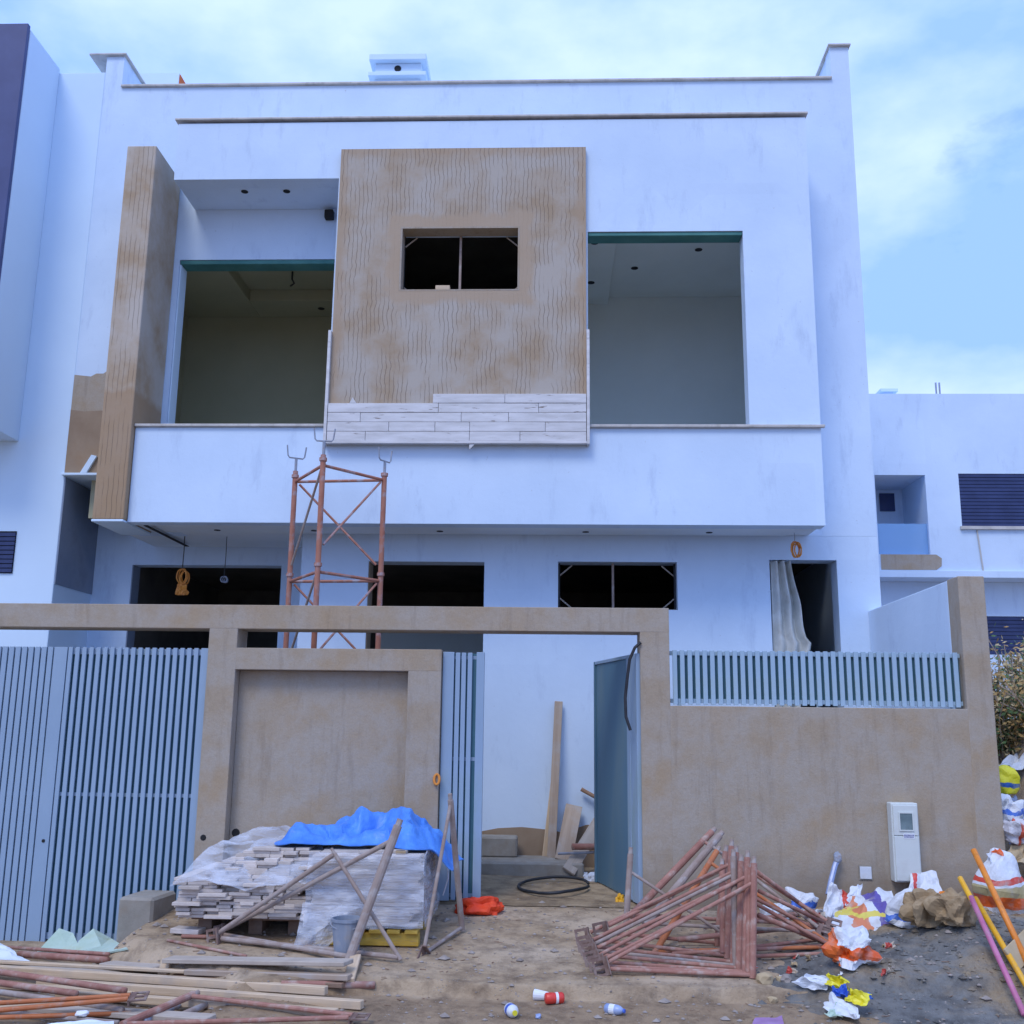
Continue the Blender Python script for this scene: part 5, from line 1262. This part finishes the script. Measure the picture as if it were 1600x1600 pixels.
# poles leaning in from the right
pl_ = 'coloured poles leaning over the sand heap'
rod('pole', 'pole_orange', 'bright orange pole leaning over the tied cement sack', 'pole', (2.894, 7.600, 0.621), (2.994, 6.996, -0.110), 0.020, pl_)
po = rod('pole', 'pole_pink', 'pink pole with a yellow tip leaning lowest on the sand heap', 'pole', (2.797, 7.450, 0.334), (2.756, 6.653, -0.198), 0.018, pl_)
MB().tube((2.797, 7.620, 0.433), (2.796, 7.430, 0.316), 0.0185, 10).build('tip', 'pole_yellow', po); lump('foot', 'plate', po, (2.790, 6.754, -0.230), (0.05, 0.05, 0.05), seed=2)
rod('pole', 'pole_yellow', 'golden yellow pole lying beside the pink one', 'pole', (2.863, 7.550, 0.312), (2.873, 6.676, -0.198), 0.019, pl_)
o = stick('board', 'cardboard', (2.873, 7.067, 0.021), (3.299, 7.450, 0.190), 0.14, 0.02, up=(0, -1, 0.3)); tag(o, 'tan board leaning beyond the orange pole', 'board')
# tied cement sack and rubbish beyond the end pillar
cs_ = sack('tied white cement sack with an orange band by the end pillar', S_('cement'), (3.326, 8.300, 0.099), (0.38, 0.32, 0.42), 0.2, (0.0, 0.15), 21, amp=0.22, freq=1.5, pinch=0.35, sub=4)
sheet('sack_neck', S_('cement'), cs_, [(3.226, 8.220, 0.360), (3.413, 8.220, 0.381), (3.358, 8.300, 0.552), (3.273, 8.300, 0.542)], 8, 8, 0.03, 3, 7)
# bank of rubbish: each piece of its own
rb_ = 'rubbish tipped on the bank beyond the end pillar'
sack('red striped sack lying on the rubbish bank', S_('stripe'), (3.731, 8.900, 0.533), (0.34, 0.26, 0.22), 0.5, (0.2, 0.3), 22, amp=0.3, name='striped_sack')
sack('blue and white crumpled bag on the rubbish bank', S_('bluewhite'), (3.808, 9.200, 0.676), (0.24, 0.2, 0.24), 0.5, (0, 0), 23, amp=0.45, name='plastic_bag', cat='bag')
sack('bright yellow plastic bag with a blue mark on the rubbish bank', S_('yellowblue'), (3.916, 9.450, 0.901), (0.24, 0.22, 0.26), 0.3, (0, 0), 24, amp=0.2, freq=1.2, name='plastic_bag', cat='bag')
for k, (px_, lab, m_, c) in enumerate((
    (0, 'grey plastic sheet at the top of the rubbish bank', 'whiteplast', [(4.004, 9.800, 1.081), (4.267, 9.800, 1.129), (4.449, 10.100, 1.306), (4.218, 10.100, 1.199)]),
    (1, 'brown cardboard flap below the striped sack', 'cardboard', [(3.527, 8.700, 0.416), (3.752, 8.700, 0.400), (3.831, 8.850, 0.549), (3.669, 8.850, 0.527)]),
    (2, 'mauve plastic scrap behind the tied cement sack', 'purple', [(3.412, 8.200, 0.188), (3.532, 8.200, 0.199), (3.592, 8.350, 0.331), (3.504, 8.350, 0.293)]),
    (3, 'white plastic scrap between yellow bag and striped sack', 'whiteplast', [(3.828, 9.150, 0.661), (3.986, 9.150, 0.683), (4.065, 9.350, 0.824), (3.961, 9.350, 0.854)]))):
    o = sheet('rubbish_sheet', m_, None, c, 8, 8, 0.03, 3, 60 + k); tag(o, lab, 'rubbish', rb_)
for k in range(16):
    x = 3.78 + rs.random() * 0.9; y = 8.5 + rs.random() * 1.6; s = rs.uniform(0.07, 0.16)
    tag(lump('rubbish_piece', rs.choice(['whiteplast', 'stone_bit', 'brown_paper', 'pale_blue', 'cardboard', 'black']), None, (x, y, gh(x, y) - 0.02), (s, s * 0.8, s * 0.7), rs.random() * 3, (0, 0), 70 + k, amp=0.45, freq=2), 'small crumpled scrap strewn over the rubbish bank', 'rubbish', rb_ + ' (small scraps)')

SK['mix1'] = printed('scrap_white_blue', WHT, [((0.05, 0.15, 0.5), 0, 0.0, 0.05)], 6)
SK['mix2'] = printed('scrap_white_orange', WHT, [(ORG, 1, -0.02, 0.04)], 6)
SK['mix3'] = printed('scrap_tan_red', (0.5, 0.42, 0.32), [((0.5, 0.06, 0.04), 0, -0.05, 0.0)], 6)
pool = [SK['mix1'], SK['mix2'], SK['mix3'], 'whiteplast', 'whiteplast', 'brown_paper', 'cardboard', 'pale_blue', 'paper']
rq = random.Random(21)
def scraps(n, xr, yr, label, group, lo=0.05, hi=0.13):
    for k in range(n):
        x = rq.uniform(*xr); y = rq.uniform(*yr); z = sz(x, y); s = rq.uniform(lo, hi); a = rq.random() * 6.3; th = rq.uniform(0.2, 1.1)
        u = Vector((cos(a), sin(a), 0)) * s; w = Vector((-sin(a) * cos(th), cos(a) * cos(th), sin(th))) * s * rq.uniform(0.6, 1.1)
        c = Vector((x, y, z + 0.005)); 
        o = sheet('scrap', rq.choice(pool), None, [c - u, c + u, c + u * rq.uniform(0.4, 1) + w, c - u * rq.uniform(0.4, 1) + w], 7, 6, s * 0.28, 3, 200 + k + int(1000 * lo) + n, thick=0.002)
        tag(o, label, 'rubbish', group)
scraps(26, (1.75, 3.35), (8.25, 8.72), 'small torn scrap of sack among the bags under the meter cabinet', 'torn scraps under the meter cabinet')
scraps(46, (3.72, 4.75), (8.0, 10.0), 'torn plastic scrap heaped on the bank beyond the end pillar', 'plastic scraps heaped on the bank', 0.06, 0.16)
scraps(12, (1.3, 2.3), (6.9, 7.6), 'small wrapper scrap trodden into the sand near the scaffold heap', 'wrapper scraps near the scaffold heap', 0.025, 0.05)

# ================================================================ bottles and can on the road
def bottle(label, loc, ang, roll, L_, r, body, cap, capname='cap'):
    m = Matrix.Translation(Vector(loc) + Vector((0, 0, r))) @ Matrix.Rotation(ang, 4, 'Z') @ Matrix.Rotation(pi / 2, 4, 'Y')
    t = thing('bottle', loc, label, 'bottle')
    MB().lathe(m, [(r * 0.7, -L_ / 2), (r, -L_ / 2 + 0.01), (r, L_ * 0.12), (r * 0.8, L_ * 0.28), (r * 0.36, L_ * 0.42)], 16).build('body', body, t, smooth=True)
    MB().lathe(m, [(r * 0.42, L_ * 0.42), (r * 0.42, L_ * 0.5)], 12).build('cap', cap, t)
    MB().lathe(m, [(r * 1.01, -L_ * 0.25), (r * 1.01, L_ * 0.02)], 16).build('label_band', 'paper' if body != 'whiteplast' else 'blue', t)
    return t
q = (-0.227, 6.612, -0.244); bottle('small white bottle with a yellow cap lying on the road', (q[0], q[1], gh(q[0], q[1])), -1.2, 0, 0.11, 0.036, 'whiteplast', 'yellow')
q = (0.382, 6.699, -0.239); bottle('pale blue crushed bottle lying on the road', (q[0], q[1], gh(q[0], q[1])), -0.5, 0, 0.13, 0.029, 'pale_blue', 'blue')
q = (0.022, 6.868, -0.226); qz = gh(q[0], q[1]); rc = thing('drink_can', (q[0], q[1], qz), 'red and white dented drink can lying on the road', 'can')
m = Matrix.Translation((q[0], q[1], qz + 0.033)) @ Matrix.Rotation(0.25, 4, 'Z') @ Matrix.Rotation(pi / 2, 4, 'Y')
MB().lathe(m, [(0.026, -0.058), (0.033, -0.05), (0.033, -0.01), (0.030, 0.0), (0.033, 0.012), (0.033, 0.048), (0.027, 0.058)], 16).build('body', 'red', rc, smooth=True)
MB().lathe(m, [(0.0335, 0.006), (0.0335, 0.022)], 16).build('white_band', 'paper', rc)
q = (-0.057, 6.950, -0.229); qz = gh(q[0], q[1]); mm = Matrix.Translation((q[0], q[1], qz + 0.03)) @ Matrix.Rotation(2.8, 4, 'Z') @ Matrix.Rotation(pi / 2, 4, 'Y')
tag(MB().lathe(mm, [(0.024, -0.045), (0.034, 0.045), (0.030, 0.046), (0.021, -0.035)], 14).build('paper_cup', 'paper', None), 'crushed white cup beside the red can', 'cup')
q = (-0.073, 6.612, -0.245); tag(lump('bottle_cap', 'pale_blue', None, (q[0], q[1], gh(q[0], q[1])), (0.035, 0.035, 0.025), seed=3), 'tiny crushed grey blue bottle cap on the road between bottle and can', 'cup')  # a bottle cap, modelled as a small crushed lump
o = sheet('mauve_wrapper', 'purple', None, [(1.140, 6.492, -0.260), (1.337, 6.498, -0.258), (1.364, 6.693, -0.248), (1.199, 6.652, -0.245)], 6, 6, 0.006, 2, 3); tag(o, 'mauve wrapper flat on the road below the sand heap', 'wrapper')

# pebbles and chips: too many to count
pv = MB(); rr = random.Random(5)
base_v, base_f = [(1, 0, 0), (-1, 0, 0), (0, 1, 0), (0, -1, 0), (0, 0, 1), (0, 0, -1)], [(0, 2, 4), (2, 1, 4), (1, 3, 4), (3, 0, 4), (2, 0, 5), (1, 2, 5), (3, 1, 5), (0, 3, 5)]
for k in range(2600):
    x = rr.uniform(-3.4, 3.9); y = rr.uniform(6.3, 8.8) if rr.random() < 0.85 else rr.uniform(8.8, 10.9)
    if y > 8.8: x = rr.uniform(-0.5, 0.7)
    s = 0.004 + 0.012 * rr.random() ** 3 + (0.02 if rr.random() < 0.04 else 0)
    z = sz(x, y); a = rr.random() * 6.3
    pv.add([(x + (p[0] * cos(a) - p[1] * sin(a)) * s * 1.3, y + (p[0] * sin(a) + p[1] * cos(a)) * s, z + p[2] * s * 0.7 + s * 0.2) for p in base_v], base_f)
o = pv.build('pebbles', 'stone_bit', None, kind='stuff'); o['label'] = 'loose pebbles and chips scattered over the trodden ground'; o['category'] = 'pebbles'
# clods on the sand heap and wood chips on the trodden dirt
cl = MB(); rr = random.Random(8)
for k in range(900):
    x = rr.gauss(2.6, 0.6); y = rr.gauss(7.35, 0.42)
    if not (1.2 < x < 4.0 and 6.4 < y < 8.6): continue
    s = 0.006 + 0.022 * rr.random() ** 3; z = sz(x, y); a = rr.random() * 6.3
    cl.add([(x + (p[0] * cos(a) - p[1] * sin(a)) * s * 1.2, y + (p[0] * sin(a) + p[1] * cos(a)) * s, z + p[2] * s * 0.8) for p in base_v], base_f)
o = cl.build('sand_clods', 'sand', None, kind='stuff'); o['label'] = 'dark clods of sand crumbled over the heap'; o['category'] = 'sand'
wc = MB()
for k in range(420):
    x = rr.uniform(-2.9, 3.6); y = rr.uniform(6.4, 8.8); z = sz(x, y) + 0.004; a = rr.random() * 3.2; l = rr.uniform(0.012, 0.05); w = rr.uniform(0.002, 0.006)
    m = Matrix.Translation((x, y, z)) @ Matrix.Rotation(a, 4, 'Z')
    wc.bbox(m, l, w, w * 0.7, 0.0005)
o = wc.build('wood_chips', 'wood_dark', None, kind='stuff'); o['label'] = 'wood splinters and chips littered over the dirt'; o['category'] = 'wood chips'
for k, (p, s) in enumerate((((1.351, 7.113, -0.132), 0.11), ((1.487, 7.119, -0.063), 0.08), ((1.375, 6.997, -0.225), 0.06), ((1.565, 7.068, -0.035), 0.07), ((1.452, 7.138, -0.022), 0.06))):
    tag(lump('brick_fragment', 'stone_bit' if k % 2 else 'cardboard', None, (p[0], p[1], sz(p[0], p[1]) - 0.01), (s, s * 0.8, s * 0.7), k * 1.3, (0, 0), 90 + k, amp=0.3, freq=2.5, sub=2), 'broken brick fragment at the foot of the scaffold heap', 'rubble', 'fragments by the scaffold heap')

# ================================================================ dry shrub on the bank
def shrub(label, cx, cy, w, h, n, seed, mats):
    r = random.Random(seed); z0 = gh(cx, cy)
    t = thing('shrub', (cx, cy, z0), label, 'shrub')
    stems = MB(); leaf = [MB() for _ in mats]
    for k in range(46):
        a = r.random() * 6.3; e = r.uniform(0.2, 1.0); tip = Vector((cx + cos(a) * w * e * r.uniform(0.3, 1), cy + sin(a) * w * e * r.uniform(0.3, 1), z0 + h * r.uniform(0.5, 1.05)))
        b = Vector((cx + cos(a) * 0.15 * w, cy + sin(a) * 0.15 * w, z0 - 0.03)); mid = (b + tip) / 2 + Vector((r.uniform(-.08, .08), r.uniform(-.08, .08), 0.08))
        stems.path([b, mid, tip], 0.006, 4)
        for _ in range(n // 46):
            u = r.uniform(0.15, 1.0); p = (b * (1 - u) + tip * u) + Vector((r.gauss(0, .07), r.gauss(0, .07), r.gauss(0, .07)))
            s = r.uniform(0.012, 0.034); d = Vector((r.gauss(0, 1), r.gauss(0, 1), r.gauss(0, 1))).normalized(); e2 = d.orthogonal().normalized() * s * 0.5
            leaf[r.randrange(len(mats))].add([p - d * s, p + e2, p + d * s, p - e2], [(0, 1, 2, 3)])
    stems.build('stem', 'wood_old', t)
    for m_, l in zip(mats, leaf): l.build('foliage', m_, t)
M['leaf_dry'] = mottled('dry_leaf', (0.30, 0.17, 0.05), (0.42, 0.28, 0.10), 20, 0.8)
M['leaf_straw'] = mottled('straw_leaf', (0.40, 0.30, 0.14), (0.50, 0.40, 0.22), 20, 0.8)
M['leaf_green'] = mottled('green_leaf', (0.05, 0.10, 0.03), (0.10, 0.17, 0.05), 20, 0.7)
shrub('dry brown and green shrub growing on the bank beyond the end pillar', 4.25, 10.3, 0.55, 0.95, 5200, 3, ['leaf_dry', 'leaf_straw', 'leaf_green'])
shrub('taller straw coloured shrub behind the dry brown one on the bank', 4.85, 10.9, 0.6, 0.9, 4200, 4, ['leaf_straw', 'leaf_green', 'leaf_dry'])
shrub('low brownish shrub at the foot of the bank shrubs', 4.55, 9.9, 0.45, 0.5, 2600, 5, ['leaf_dry', 'leaf_dry', 'leaf_green'])
